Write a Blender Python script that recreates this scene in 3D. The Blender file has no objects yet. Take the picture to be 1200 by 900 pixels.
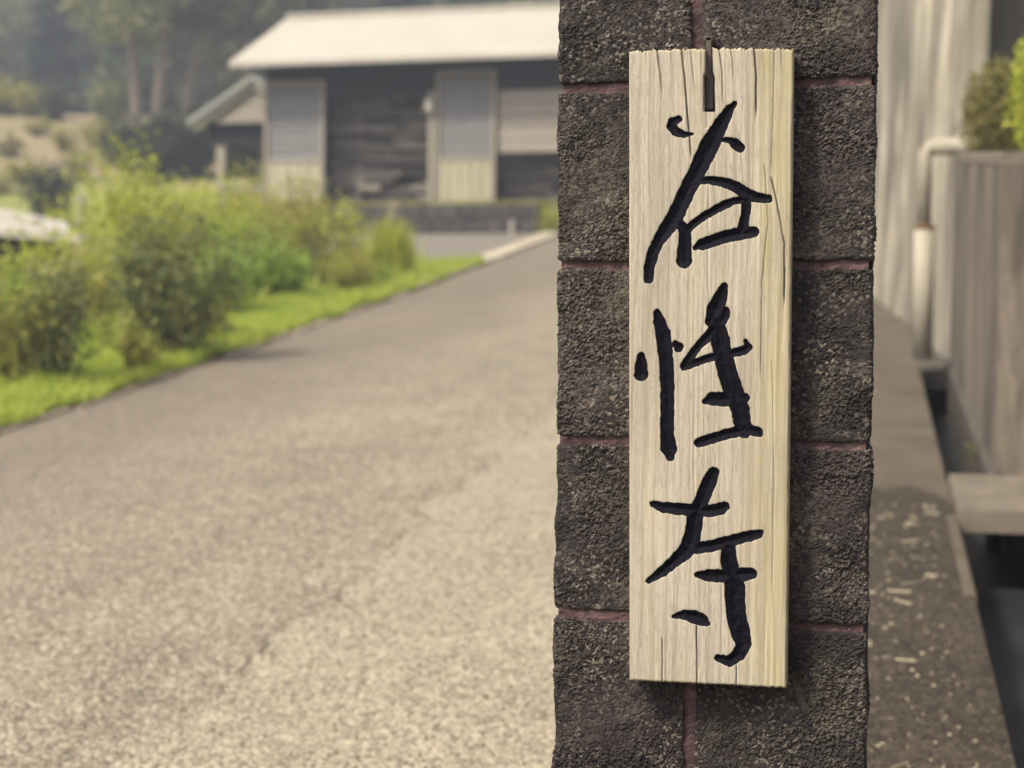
import bpy, math, random
import numpy as np

R = math.radians
rng = np.random.default_rng(7)
random.seed(7)
scn = bpy.context.scene
COL = scn.collection

# ------------------------------------------------------------------ camera
CAM = np.array([0.0, 0.0, 1.2])
F_PX, YAW, PITCH, ROLL = 1800.0, R(12.9), R(-1.6), R(0.5)
cf = np.array([-math.sin(YAW) * math.cos(PITCH), math.cos(YAW) * math.cos(PITCH), math.sin(PITCH)])
cr = np.cross(cf, [0, 0, 1.0]); cr /= np.linalg.norm(cr)
cu = np.cross(cr, cf)
cr, cu = math.cos(ROLL) * cr + math.sin(ROLL) * cu, -math.sin(ROLL) * cr + math.cos(ROLL) * cu
from mathutils import Matrix, Vector
cam_d = bpy.data.cameras.new('camera')
cam = bpy.data.objects.new('camera', cam_d); COL.objects.link(cam)
M4 = Matrix(((cr[0], cu[0], -cf[0], CAM[0]), (cr[1], cu[1], -cf[1], CAM[1]), (cr[2], cu[2], -cf[2], CAM[2]), (0, 0, 0, 1)))
cam.matrix_world = M4
cam_d.sensor_width = 36.0
cam_d.lens = 36.0 * F_PX / 1200.0
cam_d.clip_start = 0.05
cam_d.clip_end = 2000
cam_d.dof.use_dof = True
cam_d.dof.focus_distance = 1.715
cam_d.dof.aperture_fstop = 4.6
cam_d.dof.aperture_blades = 0
scn.camera = cam

# ------------------------------------------------------------------ light
SUN_TO = Vector((-0.42, -0.52, 0.80)).normalized()
world = bpy.data.worlds.new('World'); scn.world = world
world.use_nodes = True
wn = world.node_tree.nodes; wl = world.node_tree.links
bg = wn['Background']
sky = wn.new('ShaderNodeTexSky'); sky.sky_type = 'NISHITA'; sky.sun_disc = False
sky.sun_elevation = math.asin(SUN_TO.z); sky.sun_rotation = math.atan2(SUN_TO.x, SUN_TO.y)
sky.air_density = 1.0; sky.dust_density = 6.0; sky.ozone_density = 0.6
hs = wn.new('ShaderNodeHueSaturation'); hs.inputs['Saturation'].default_value = 0.22
wt = wn.new('ShaderNodeMix'); wt.data_type = 'RGBA'; wt.blend_type = 'MULTIPLY'; wt.inputs[0].default_value = 1.0
wt.inputs[7].default_value = (1.0, 0.95, 0.94, 1)          # warm hazy overcast
wl.new(sky.outputs[0], hs.inputs['Color']); wl.new(hs.outputs[0], wt.inputs[6]); wl.new(wt.outputs[2], bg.inputs['Color'])
bg.inputs['Strength'].default_value = 0.085
sun_d = bpy.data.lights.new('sun', 'SUN'); sun_d.energy = 2.3; sun_d.angle = R(7); sun_d.color = (1.0, 0.89, 0.66)
sun = bpy.data.objects.new('sun', sun_d); COL.objects.link(sun)
sun.rotation_euler = SUN_TO.to_track_quat('Z', 'Y').to_euler()
sun.location = (-20, -20, 40)
scn.view_settings.view_transform = 'Standard'
scn.view_settings.look = 'None'
scn.view_settings.exposure = 1.55
scn.view_settings.gamma = 1.0
scn.view_settings.use_curve_mapping = False

# ------------------------------------------------------------------ placing helpers
def ray(x, y):
    return cf + (x - 600) / F_PX * cr - (y - 450) / F_PX * cu
def atY(x, y, Y):
    d = ray(x, y); return CAM + d * Y / d[1]
def gnd(x, y, lift=0.0):
    d = ray(x, y); t = (lift - CAM[2]) / (d[2] - 0.12 * d[1]); return CAM + t * d
def proj(P):
    v = np.asarray(P) - CAM
    z = v @ cf
    return 600 + F_PX * (v @ cr) / z, 450 - F_PX * (v @ cu) / z

# ------------------------------------------------------------------ noise (gradient noise in numpy)
_perm = np.random.default_rng(3).permutation(256); _perm = np.concatenate([_perm, _perm, _perm])
_grad = np.random.default_rng(4).normal(size=(256, 3)); _grad /= np.linalg.norm(_grad, axis=1)[:, None]
def noise3(p):
    p = np.asarray(p, float); i = np.floor(p).astype(int); f = p - i; i &= 255
    w = f * f * f * (f * (f * 6 - 15) + 10)
    out = 0
    for dx in (0, 1):
        for dy in (0, 1):
            for dz in (0, 1):
                h = _perm[_perm[_perm[(i[..., 0] + dx) & 255] + ((i[..., 1] + dy) & 255)] + ((i[..., 2] + dz) & 255)]
                g = _grad[h]
                v = g[..., 0] * (f[..., 0] - dx) + g[..., 1] * (f[..., 1] - dy) + g[..., 2] * (f[..., 2] - dz)
                wx = w[..., 0] if dx else 1 - w[..., 0]
                wy = w[..., 1] if dy else 1 - w[..., 1]
                wz = w[..., 2] if dz else 1 - w[..., 2]
                out = out + v * wx * wy * wz
    return out * 1.5
def sstep(a, b, x):
    t = np.clip((x - a) / (b - a), 0, 1); return t * t * (3 - 2 * t)

# ------------------------------------------------------------------ materials
class NT:
    def __init__(self, name):
        self.m = bpy.data.materials.new(name); self.m.use_nodes = True
        self.t = self.m.node_tree; self.n = self.t.nodes; self.l = self.t.links
        self.bsdf = self.n['Principled BSDF']
        self.out = self.n['Material Output']
        self._tc = None
    def add(self, typ, **kw):
        n = self.n.new(typ)
        for k, v in kw.items():
            setattr(n, k, v)
        return n
    def co(self, scale=(1, 1, 1)):
        if self._tc is None: self._tc = self.add('ShaderNodeTexCoord')
        mp = self.add('ShaderNodeMapping'); mp.inputs['Scale'].default_value = scale
        self.l.new(self._tc.outputs['Object'], mp.inputs['Vector']); return mp.outputs[0]
    def noise(self, scale, detail=4, rough=0.6, co=(1, 1, 1), dist=0.0):
        n = self.add('ShaderNodeTexNoise'); n.inputs['Scale'].default_value = scale
        n.inputs['Detail'].default_value = detail; n.inputs['Roughness'].default_value = rough
        n.inputs['Distortion'].default_value = dist
        self.l.new(self.co(co), n.inputs['Vector']); return n.outputs['Fac']
    def voro(self, scale, feature='F1', out='Distance', co=(1, 1, 1), rand=1.0):
        n = self.add('ShaderNodeTexVoronoi'); n.feature = feature; n.inputs['Scale'].default_value = scale
        n.inputs['Randomness'].default_value = rand
        self.l.new(self.co(co), n.inputs['Vector']); return n.outputs[out]
    def ramp(self, src, stops):
        r = self.add('ShaderNodeValToRGB'); e = r.color_ramp.elements
        while len(e) < len(stops): e.new(0.5)
        for k, (p, c) in enumerate(stops):
            e[k].position = p
            e[k].color = (c, c, c, 1) if isinstance(c, (int, float)) else (*c, 1)
        self.l.new(src, r.inputs[0]); return r.outputs[0]
    def mix(self, fac, a, b, mode='MIX'):
        m = self.add('ShaderNodeMix', data_type='RGBA', blend_type=mode)
        for sock, v in ((m.inputs[0], fac), (m.inputs[6], a), (m.inputs[7], b)):
            if isinstance(v, (int, float)): sock.default_value = v
            elif isinstance(v, tuple): sock.default_value = (*v, 1)
            else: self.l.new(v, sock)
        return m.outputs[2]
    def math(self, op, a, b=0.0):
        m = self.add('ShaderNodeMath', operation=op)
        for s, v in ((m.inputs[0], a), (m.inputs[1], b)):
            if isinstance(v, (int, float)): s.default_value = v
            else: self.l.new(v, s)
        return m.outputs[0]
    def bump(self, h, strength=0.5, dist=0.002):
        b = self.add('ShaderNodeBump'); b.inputs['Strength'].default_value = strength; b.inputs['Distance'].default_value = dist
        self.l.new(h, b.inputs['Height']); self.l.new(b.outputs[0], self.bsdf.inputs['Normal'])
    def color(self, c):
        if isinstance(c, tuple): self.bsdf.inputs['Base Color'].default_value = (*c, 1)
        else: self.l.new(c, self.bsdf.inputs['Base Color'])
    def rough(self, r, spec=0.3):
        self.bsdf.inputs['Roughness'].default_value = r
        self.bsdf.inputs['Specular IOR Level'].default_value = spec
        return self.m

def plain(name, c1, c2, scale=4.0, co=(1, 1, 1), rough=0.8, bump=0.0, bscale=40, bdist=0.004, spec=0.3, per_object=0.0):
    t = NT(name)
    f = t.noise(scale, 6, 0.65, co)
    c = t.ramp(f, [(0.3, c1), (0.7, c2)])
    if per_object:
        oi = t.add('ShaderNodeObjectInfo')
        v = t.ramp(oi.outputs['Random'], [(0.0, 1 - per_object), (1.0, 1.0)])
        c = t.mix(1.0, c, v, 'MULTIPLY')
    t.color(c)
    if bump: t.bump(t.noise(bscale, 5, 0.6, co), bump, bdist)
    return t.rough(rough, spec)

def leaf_mat(name, dark, mid, light, trans=0.35):
    t = NT(name)
    g = t.add('ShaderNodeNewGeometry')
    c = t.ramp(g.outputs['Random Per Island'], [(0.0, dark), (0.5, mid), (1.0, light)])
    big = t.noise(1.6, 3, 0.5)
    c = t.mix(t.ramp(big, [(0.35, 0.0), (0.7, 0.5)]), c, mid)
    t.color(c); t.rough(0.55, 0.25)
    tr = t.add('ShaderNodeBsdfTranslucent'); t.l.new(c, tr.inputs['Color'])
    mx = t.add('ShaderNodeMixShader'); mx.inputs[0].default_value = trans
    t.l.new(t.bsdf.outputs[0], mx.inputs[1]); t.l.new(tr.outputs[0], mx.inputs[2])
    t.l.new(mx.outputs[0], t.out.inputs['Surface'])
    return t.m

M = {}
def make_materials():
    # split-faced block, almost black with lichen grains
    t = NT('split_block')
    a = t.noise(14, 5, 0.6); b = t.noise(160, 4, 0.7)
    big = t.noise(7.5, 5, 0.65, (1, 1, 1.3), 0.8)
    c = t.ramp(a, [(0.3, (0.0115, 0.0082, 0.0092)), (0.55, (0.023, 0.0172, 0.0172)), (0.75, (0.043, 0.034, 0.030))])
    c = t.mix(t.ramp(big, [(0.44, 0.0), (0.60, 0.85)]), c, t.ramp(b, [(0.38, (0.024, 0.0185, 0.0180)), (0.60, (0.070, 0.0575, 0.0515))]))
    oi = t.add('ShaderNodeObjectInfo')
    c = t.mix(1.0, c, t.ramp(oi.outputs['Random'], [(0, 0.62), (1, 1.2)]), 'MULTIPLY')
    vo = t.add('ShaderNodeTexVoronoi'); vo.inputs['Scale'].default_value = 300; t.l.new(t.co(), vo.inputs['Vector'])
    sep = t.add('ShaderNodeSeparateColor'); t.l.new(vo.outputs['Color'], sep.inputs[0])
    patch = t.ramp(t.noise(12, 4, 0.65), [(0.42, 0.08), (0.64, 1.0)])
    grain = t.math('MULTIPLY', t.ramp(sep.outputs[0], [(0.66, 0.0), (0.95, 1.0)]), patch)
    c = t.mix(grain, c, (0.165, 0.145, 0.118))
    dk = t.ramp(sep.outputs[1], [(0.10, 0.85), (0.40, 0.0)])
    c = t.mix(dk, c, (0.008, 0.007, 0.010))
    lich = t.math('MULTIPLY', t.ramp(t.noise(9, 4, 0.6, (1, 1, 1), 0.4), [(0.52, 0.0), (0.70, 1.0)]), t.ramp(b, [(0.44, 0.0), (0.58, 0.7)]))
    c = t.mix(lich, c, (0.10, 0.088, 0.066))
    t.color(c); t.bump(t.math('ADD', t.math('MULTIPLY', b, 0.8), t.math('MULTIPLY', vo.outputs['Distance'], -1.0)), 0.6, 0.0014)
    M['block'] = t.rough(0.85, 0.35)
    # reddish tooled mortar with pale lime bloom
    t = NT('mortar')
    a = t.noise(22, 5, 0.7, (1, 1, 1), 0.6)
    c = t.ramp(a, [(0.30, (0.022, 0.015, 0.018)), (0.46, (0.062, 0.034, 0.038)), (0.60, (0.10, 0.058, 0.057)), (0.74, (0.19, 0.15, 0.13))])
    t.color(c); t.bump(t.noise(150, 4, 0.6), 0.5, 0.001)
    M['mortar'] = t.rough(0.75, 0.3)
    # weathered board
    t = NT('weathered_wood')
    g1 = t.noise(1.0, 6, 0.68, (170, 60, 3.2), 0.7)
    g2 = t.noise(1.0, 5, 0.7, (1000, 200, 55), 0.0)
    g3 = t.noise(1.0, 4, 0.5, (40, 20, 3.0), 0.3)
    c = t.ramp(g1, [(0.25, (0.25, 0.215, 0.165)), (0.42, (0.36, 0.325, 0.265)), (0.58, (0.42, 0.388, 0.325)), (0.8, (0.475, 0.447, 0.39))])
    c = t.mix(t.ramp(g2, [(0.36, 0.75), (0.52, 0.0)]), c, (0.20, 0.165, 0.13))
    c = t.mix(t.ramp(g3, [(0.45, 0.0), (0.7, 0.4)]), c, (0.46, 0.40, 0.27))
    at = t.add('ShaderNodeAttribute', attribute_name='tone')      # yellow heartwood strip and worn edge
    c = t.mix(t.math('MULTIPLY', at.outputs['Fac'], 0.95), c, t.ramp(g1, [(0.3, (0.19, 0.155, 0.075)), (0.6, (0.43, 0.385, 0.215))]))
    ck = t.add('ShaderNodeAttribute', attribute_name='crack')
    c = t.mix(t.ramp(ck.outputs['Fac'], [(0.15, 0.0), (0.8, 0.95)]), c, (0.035, 0.026, 0.022))
    fleck = t.ramp(t.noise(1.0, 2, 0.5, (420, 200, 120)), [(0.66, 0.0), (0.74, 0.7)])
    c = t.mix(fleck, c, (0.16, 0.13, 0.105))
    wv = t.add('ShaderNodeTexWave', wave_type='BANDS', bands_direction='X'); wv.inputs['Scale'].default_value = 26; wv.inputs['Distortion'].default_value = 7; wv.inputs['Detail'].default_value = 3; wv.inputs['Detail Scale'].default_value = 1.2
    t.l.new(t.co((1, 1, 0.10)), wv.inputs['Vector'])
    c = t.mix(t.ramp(wv.outputs['Fac'], [(0.0, 0.45), (0.22, 0.0)]), c, (0.24, 0.20, 0.145))
    grey = t.ramp(t.noise(1.0, 5, 0.65, (16, 10, 3.5), 0.8), [(0.40, 0.0), (0.62, 0.7)])
    c = t.mix(grey, c, t.mix(1.0, c, (0.80, 0.79, 0.80), 'MULTIPLY'))
    drip = t.ramp(t.noise(1.0, 4, 0.6, (38, 10, 1.6), 0.4), [(0.56, 0.0), (0.72, 0.5)])
    c = t.mix(drip, c, (0.25, 0.215, 0.165))
    blot = t.ramp(t.noise(60, 4, 0.7, (1, 1, 0.6)), [(0.66, 0.0), (0.78, 0.35)])
    c = t.mix(blot, c, (0.25, 0.21, 0.16))
    ink = t.add('ShaderNodeAttribute', attribute_name='ink')
    inkc = t.ramp(t.noise(120, 5, 0.7, (1.6, 1, 0.25)), [(0.35, (0.0018, 0.0018, 0.0046)), (0.62, (0.0040, 0.0039, 0.0085)), (0.8, (0.020, 0.018, 0.020))])
    inkf = t.ramp(ink.outputs['Fac'], [(0.44, 0.0), (0.56, 1.0)])
    c = t.mix(inkf, c, inkc)
    t.color(c)
    t.bump(t.math('ADD', g1, t.math('MULTIPLY', g2, 0.6)), 0.55, 0.0010)
    M['wood'] = t.rough(0.7, 0.3)
    t.l.new(t.ramp(inkf, [(0.0, 0.3), (1.0, 0.09)]), t.bsdf.inputs['Specular IOR Level'])
    M['strap'] = plain('weathered_iron', (0.035, 0.026, 0.025), (0.075, 0.060, 0.054), 60, rough=0.6, bump=0.3, bscale=200, bdist=0.001)
    M['strap_dark'] = plain('dark_iron', (0.016, 0.014, 0.018), (0.035, 0.030, 0.034), 80, rough=0.5)
    # worn asphalt with exposed stones
    def asphalt(name, base, light, dark, stone, blot, edge_x=None):
        t = NT(name)
        big = t.noise(0.8, 6, 0.68, (1, 0.5, 1), 0.5); mid = t.noise(2.2, 6, 0.7)
        c = t.ramp(mid, [(0.3, dark), (0.5, base), (0.7, light)])
        c = t.mix(t.ramp(big, [(0.36, blot), (0.62, 0.0)]), c, dark)
        v = t.add('ShaderNodeTexVoronoi'); v.inputs['Scale'].default_value = 92; t.l.new(t.co(), v.inputs['Vector'])
        s = t.add('ShaderNodeSeparateColor'); t.l.new(v.outputs['Color'], s.inputs[0])
        c = t.mix(t.ramp(s.outputs[0], [(0.50, 0.0), (0.95, 0.75)]), c, stone)
        c = t.mix(t.ramp(s.outputs[1], [(0.08, 0.75), (0.42, 0.0)]), c, tuple(x * 0.4 for x in dark))
        gap = t.ramp(v.outputs['Distance'], [(0.45, 0.0), (0.8, 0.5)])
        c = t.mix(gap, c, tuple(x * 0.45 for x in dark))
        v2 = t.add('ShaderNodeTexVoronoi'); v2.inputs['Scale'].default_value = 24; t.l.new(t.co(), v2.inputs['Vector'])
        s2 = t.add('ShaderNodeSeparateColor'); t.l.new(v2.outputs['Color'], s2.inputs[0])
        c = t.mix(t.ramp(s2.outputs[2], [(0.86, 0.0), (0.95, 0.8)]), c, t.mix(t.ramp(v2.outputs['Distance'], [(0.15, 1.0), (0.3, 0.0)]), c, stone))
        if edge_x is not None:       # darker band along the kerb, edge broken up by noise
            sx = t.add('ShaderNodeSeparateXYZ'); t.l.new(t.co(), sx.inputs[0])
            q = t.math('ADD', sx.outputs[0], t.math('MULTIPLY', t.noise(0.9, 4, 0.6), 1.3))
            c = t.mix(t.ramp(t.math('ADD', q, -edge_x), [(0.0, 0.62), (0.75, 0.0)]), c, (0.125, 0.104, 0.085))
        t.color(c)
        t.bump(t.math('ADD', v.outputs['Distance'], t.math('MULTIPLY', mid, -2.0)), 0.8, -0.006)
        return t.rough(0.85, 0.3)
    M['asphalt'] = asphalt('worn_asphalt', (0.262, 0.226, 0.170), (0.325, 0.284, 0.216), (0.150, 0.127, 0.097), (0.44, 0.392, 0.302), 0.75, -2.6)
    M['apron'] = asphalt('pale_mortar_paving', (0.287, 0.252, 0.188), (0.335, 0.298, 0.227), (0.222, 0.193, 0.143), (0.43, 0.387, 0.296), 0.5)
    M['crackfill'] = plain('crack_dirt', (0.085, 0.072, 0.058), (0.15, 0.13, 0.10), 30, rough=0.95)
    M['yard'] = asphalt('yard_paving', (0.19, 0.172, 0.145), (0.23, 0.21, 0.18), (0.15, 0.135, 0.112), (0.30, 0.275, 0.23), 0.3)
    M['kerb_pale'] = plain('pale_kerb_concrete', (0.33, 0.295, 0.225), (0.44, 0.395, 0.31), 3, rough=0.9, bump=0.4, bscale=50, per_object=0.15)
    M['path'] = plain('path_concrete', (0.060, 0.049, 0.037), (0.108, 0.091, 0.068), 3, rough=0.85, bump=0.5, bscale=90)
    M['dark_path'] = asphalt('dark_gritty_path', (0.044, 0.034, 0.026), (0.062, 0.049, 0.037), (0.028, 0.021, 0.016), (0.10, 0.083, 0.060), 0.5)
    def stained(name, light, dark, moss, co=(7, 7, 0.35), amount=1.0):
        t = NT(name)
        a = t.noise(1.0, 7, 0.68, co, 0.9); b = t.noise(1.0, 6, 0.7, (co[0] * 2.4, co[1] * 2.4, co[2] * 1.3), 0.7); d = t.noise(1.2, 4, 0.6)
        c = t.ramp(a, [(0.40, dark), (0.60, light)])
        c = t.mix(t.ramp(b, [(0.40, 0.6 * amount), (0.58, 0.0)]), c, dark)
        c = t.mix(t.ramp(d, [(0.5, 0.0), (0.75, 0.5)]), c, moss)
        t.color(c); t.bump(t.noise(45, 5, 0.6), 0.4, 0.004)
        return t.rough(0.85, 0.3)
    M['wall_pale'] = stained('streaked_pale_concrete', (0.46, 0.42, 0.335), (0.10, 0.090, 0.075), (0.20, 0.18, 0.145), (1.7, 1.7, 0.55))
    M['wall_low'] = stained('streaked_grey_concrete', (0.215, 0.185, 0.150), (0.065, 0.055, 0.047), (0.095, 0.082, 0.064), (3.6, 3.6, 0.9))
    M['wall_shaded'] = stained('shade_toned_concrete', (0.115, 0.105, 0.098), (0.070, 0.064, 0.062), (0.085, 0.08, 0.068), (3, 3, 0.4))  # shade of the camera-facing wall is put into these dark colours
    M['slab'] = plain('slab_concrete', (0.095, 0.082, 0.066), (0.165, 0.143, 0.115), 9, rough=0.85, bump=0.6, bscale=80)
    M['drain'] = plain('drain_concrete', (0.035, 0.032, 0.030), (0.085, 0.075, 0.062), 6, rough=0.8, bump=0.5, bscale=60)
    M['drain_floor'] = plain('wet_drain_floor', (0.010, 0.012, 0.015), (0.030, 0.035, 0.040), 5, rough=0.45, bump=0.2, bscale=20, spec=0.2)
    M['pvc'] = plain('aged_pvc', (0.25, 0.228, 0.18), (0.36, 0.33, 0.265), 3, (5, 5, 1), rough=0.65, spec=0.4)
    M['rust'] = plain('rusty_band', (0.10, 0.05, 0.03), (0.20, 0.11, 0.06), 40, rough=0.8)
    # ground
    t = NT('terrain')
    a = t.noise(0.35, 6, 0.65); b = t.noise(3.0, 5, 0.7)
    c = t.ramp(a, [(0.35, (0.23, 0.165, 0.115)), (0.48, (0.25, 0.205, 0.13)), (0.6, (0.15, 0.165, 0.06))])
    c = t.mix(t.ramp(b, [(0.35, 0.55), (0.6, 0.0)]), c, (0.15, 0.12, 0.07))
    sx = t.add('ShaderNodeSeparateXYZ'); t.l.new(t.co(), sx.inputs[0])
    q = t.math('ADD', t.math('MULTIPLY', sx.outputs[1], 0.01), t.math('MULTIPLY', t.noise(0.2, 3, 0.6), 0.06))
    c = t.mix(t.ramp(q, [(0.485, 0.0), (0.51, 1.0)]), c, t.ramp(b, [(0.3, (0.018, 0.024, 0.012)), (0.7, (0.05, 0.06, 0.025))]))   # leaf litter under the wood
    c = t.mix(t.ramp(q, [(0.335, 0.85), (0.37, 0.0)]), c, t.ramp(b, [(0.3, (0.11, 0.14, 0.03)), (0.7, (0.24, 0.26, 0.06))]))       # weedy garden soil
    t.color(c); t.bump(b, 0.6, 0.05)
    M['terrain'] = t.rough(0.95, 0.1)
    M['turf'] = plain('turf_soil', (0.17, 0.24, 0.035), (0.25, 0.32, 0.06), 5, rough=0.95, bump=0.6, bscale=40, bdist=0.01)
    M['grass'] = leaf_mat('grass_blades', (0.24, 0.33, 0.045), (0.38, 0.47, 0.07), (0.54, 0.54, 0.16), 0.45)
    M['kerb'] = plain('kerb_concrete', (0.15, 0.120, 0.090), (0.36, 0.31, 0.235), 3, rough=0.9, bump=0.6, bscale=50, per_object=0.35)
    # buildings
    M['roof'] = plain('pale_sheet_roof', (0.33, 0.306, 0.262), (0.385, 0.36, 0.312), 0.8, rough=0.6, spec=0.4)
    M['fascia'] = plain('pale_fascia', (0.34, 0.315, 0.265), (0.42, 0.39, 0.335), 3)
    M['fascia_green'] = plain('weathered_metal_edge', (0.20, 0.21, 0.195), (0.28, 0.285, 0.255), 3, rough=0.5)
    M['darkwood'] = plain('dark_stained_boards', (0.008, 0.007, 0.010), (0.018, 0.016, 0.020), 6, (1, 1, 8), rough=0.8, per_object=0.3)
    M['cream'] = plain('cream_boards', (0.34, 0.31, 0.21), (0.42, 0.385, 0.275), 3, (6, 6, 0.8), rough=0.75, per_object=0.12)
    M['beige'] = plain('beige_boards', (0.24, 0.213, 0.175), (0.30, 0.268, 0.222), 3, (0.6, 1, 8), rough=0.75, per_object=0.12)
    M['slat'] = plain('grey_shutter', (0.135, 0.134, 0.136), (0.175, 0.174, 0.174), 4, rough=0.6, per_object=0.12)
    M['frame'] = plain('pale_timber_frame', (0.22, 0.197, 0.155), (0.285, 0.257, 0.205), 5, (6, 6, 1), rough=0.8)
    M['timber'] = plain('stacked_timber', (0.10, 0.088, 0.075), (0.36, 0.32, 0.27), 5, (0.6, 4, 6), rough=0.85, per_object=0.75)
    M['lowblock'] = plain('dark_terrace_block', (0.050, 0.043, 0.046), (0.085, 0.074, 0.072), 8, rough=0.9, bump=0.5, per_object=0.35)
    M['post'] = plain('grey_post', (0.24, 0.22, 0.19), (0.32, 0.29, 0.25), 6, (8, 8, 1), rough=0.85)
    # vegetation
    M['bark'] = plain('bark', (0.14, 0.11, 0.085), (0.25, 0.205, 0.16), 6, (4, 4, 0.7), rough=0.95)
    M['stem'] = plain('brown_stem', (0.055, 0.042, 0.032), (0.12, 0.085, 0.062), 10, rough=0.9)
    M['lf_lime'] = leaf_mat('lime_leaves', (0.26, 0.30, 0.035), (0.38, 0.42, 0.055), (0.50, 0.50, 0.10), 0.45)
    M['lf_olive'] = leaf_mat('olive_leaves', (0.17, 0.18, 0.035), (0.30, 0.29, 0.055), (0.45, 0.41, 0.11), 0.45)
    M['lf_deep'] = leaf_mat('deep_leaves', (0.05, 0.07, 0.028), (0.13, 0.155, 0.055), (0.30, 0.31, 0.10))
    M['lf_fresh'] = leaf_mat('fresh_leaves', (0.15, 0.25, 0.04), (0.25, 0.37, 0.06), (0.37, 0.47, 0.10), 0.42)
    M['lf_straw'] = leaf_mat('straw_plumes', (0.36, 0.30, 0.19), (0.46, 0.40, 0.27), (0.55, 0.50, 0.37), 0.3)
    M['lf_tree'] = leaf_mat('tree_leaves', (0.030, 0.048, 0.022), (0.075, 0.105, 0.045), (0.17, 0.19, 0.08), 0.3)
    M['lf_pale'] = leaf_mat('pale_tree_leaves', (0.10, 0.13, 0.05), (0.22, 0.24, 0.095), (0.38, 0.38, 0.18), 0.35)
    M['lf_ever'] = leaf_mat('evergreen_leaves', (0.012, 0.022, 0.014), (0.022, 0.038, 0.020), (0.045, 0.066, 0.030), 0.15)
    M['lf_brown'] = leaf_mat('bronze_leaves', (0.11, 0.095, 0.035), (0.20, 0.18, 0.06), (0.30, 0.28, 0.09))
    M['straw'] = plain('dry_straw', (0.27, 0.23, 0.155), (0.40, 0.355, 0.255), 30, rough=0.7, per_object=0.2)
make_materials()

# ------------------------------------------------------------------ mesh helpers
class MB:
    def __init__(self): self.v = []; self.f = []
    def add(self, vs, fs):
        b = len(self.v); self.v += [tuple(float(q) for q in p) for p in vs]; self.f += [tuple(i + b for i in f) for f in fs]; return self
    def hexa(self, p):      # p: 8 corners, bottom 4 ccw then top 4 ccw
        return self.add(p, [(3, 2, 1, 0), (4, 5, 6, 7), (0, 1, 5, 4), (1, 2, 6, 5), (2, 3, 7, 6), (3, 0, 4, 7)])
    def box(self, x0, x1, y0, y1, z0, z1):
        return self.hexa([(x0, y0, z0), (x1, y0, z0), (x1, y1, z0), (x0, y1, z0), (x0, y0, z1), (x1, y0, z1), (x1, y1, z1), (x0, y1, z1)])
    def bev(self, x0, x1, y0, y1, z0, z1, b):   # bevelled box: 24 vertices
        vs = []
        X, Y, Z = (x0, x1), (y0, y1), (z0, z1)
        idx = {}
        for i in (0, 1):
            for j in (0, 1):
                for k in (0, 1):
                    sx, sy, sz = (b if i == 0 else -b), (b if j == 0 else -b), (b if k == 0 else -b)
                    idx[i, j, k, 0] = len(vs); vs.append((X[i], Y[j] + sy, Z[k] + sz))
                    idx[i, j, k, 1] = len(vs); vs.append((X[i] + sx, Y[j], Z[k] + sz))
                    idx[i, j, k, 2] = len(vs); vs.append((X[i] + sx, Y[j] + sy, Z[k]))
        q = []
        for s in (0, 1):
            a = [idx[s, 0, 0, 0], idx[s, 1, 0, 0], idx[s, 1, 1, 0], idx[s, 0, 1, 0]]; q.append(a if s else a[::-1])
            a = [idx[0, s, 0, 1], idx[0, s, 1, 1], idx[1, s, 1, 1], idx[1, s, 0, 1]]; q.append(a if s else a[::-1])
            a = [idx[0, 0, s, 2], idx[1, 0, s, 2], idx[1, 1, s, 2], idx[0, 1, s, 2]]; q.append(a if s else a[::-1])
        for i in (0, 1):
            for j in (0, 1):
                q.append([idx[i, j, 0, 0], idx[i, j, 1, 0], idx[i, j, 1, 1], idx[i, j, 0, 1]])
                q.append([idx[i, 0, j, 0], idx[i, 1, j, 0], idx[i, 1, j, 2], idx[i, 0, j, 2]])
                q.append([idx[0, i, j, 1], idx[1, i, j, 1], idx[1, i, j, 2], idx[0, i, j, 2]])
                for k in (0, 1): q.append([idx[i, j, k, 0], idx[i, j, k, 1], idx[i, j, k, 2]])
        return self.add(vs, q)
    def tube(self, pts, rad, n=8, cap=True):
        pts = [Vector(p) for p in pts]; b = len(self.v); m = len(pts)
        ref = Vector((0.31, 0.17, 0.93))
        for k, p in enumerate(pts):
            d = (pts[min(k + 1, m - 1)] - pts[max(k - 1, 0)]).normalized()
            a = d.cross(ref if abs(d.dot(ref)) < 0.95 else Vector((1, 0, 0))).normalized(); c = d.cross(a)
            r = rad[k] if isinstance(rad, (list, tuple)) else rad
            for j in range(n):
                th = 2 * math.pi * j / n; self.v.append(tuple(p + a * (r * math.cos(th)) + c * (r * math.sin(th))))
        for k in range(m - 1):
            for j in range(n):
                j2 = (j + 1) % n
                self.f.append((b + k * n + j, b + k * n + j2, b + (k + 1) * n + j2, b + (k + 1) * n + j))
        if cap:
            self.f.append(tuple(b + j for j in range(n))[::-1]); self.f.append(tuple(b + (m - 1) * n + j for j in range(n)))
        return self
    def prism(self, poly, y0, y1):      # poly of (x, z), extruded along y
        n = len(poly)
        vs = [(x, y0, z) for x, z in poly] + [(x, y1, z) for x, z in poly]
        return self.add(vs, [tuple(range(n)), tuple(range(2 * n - 1, n - 1, -1))] + [(i, i + n, (i + 1) % n + n, (i + 1) % n) for i in range(n)])

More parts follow.
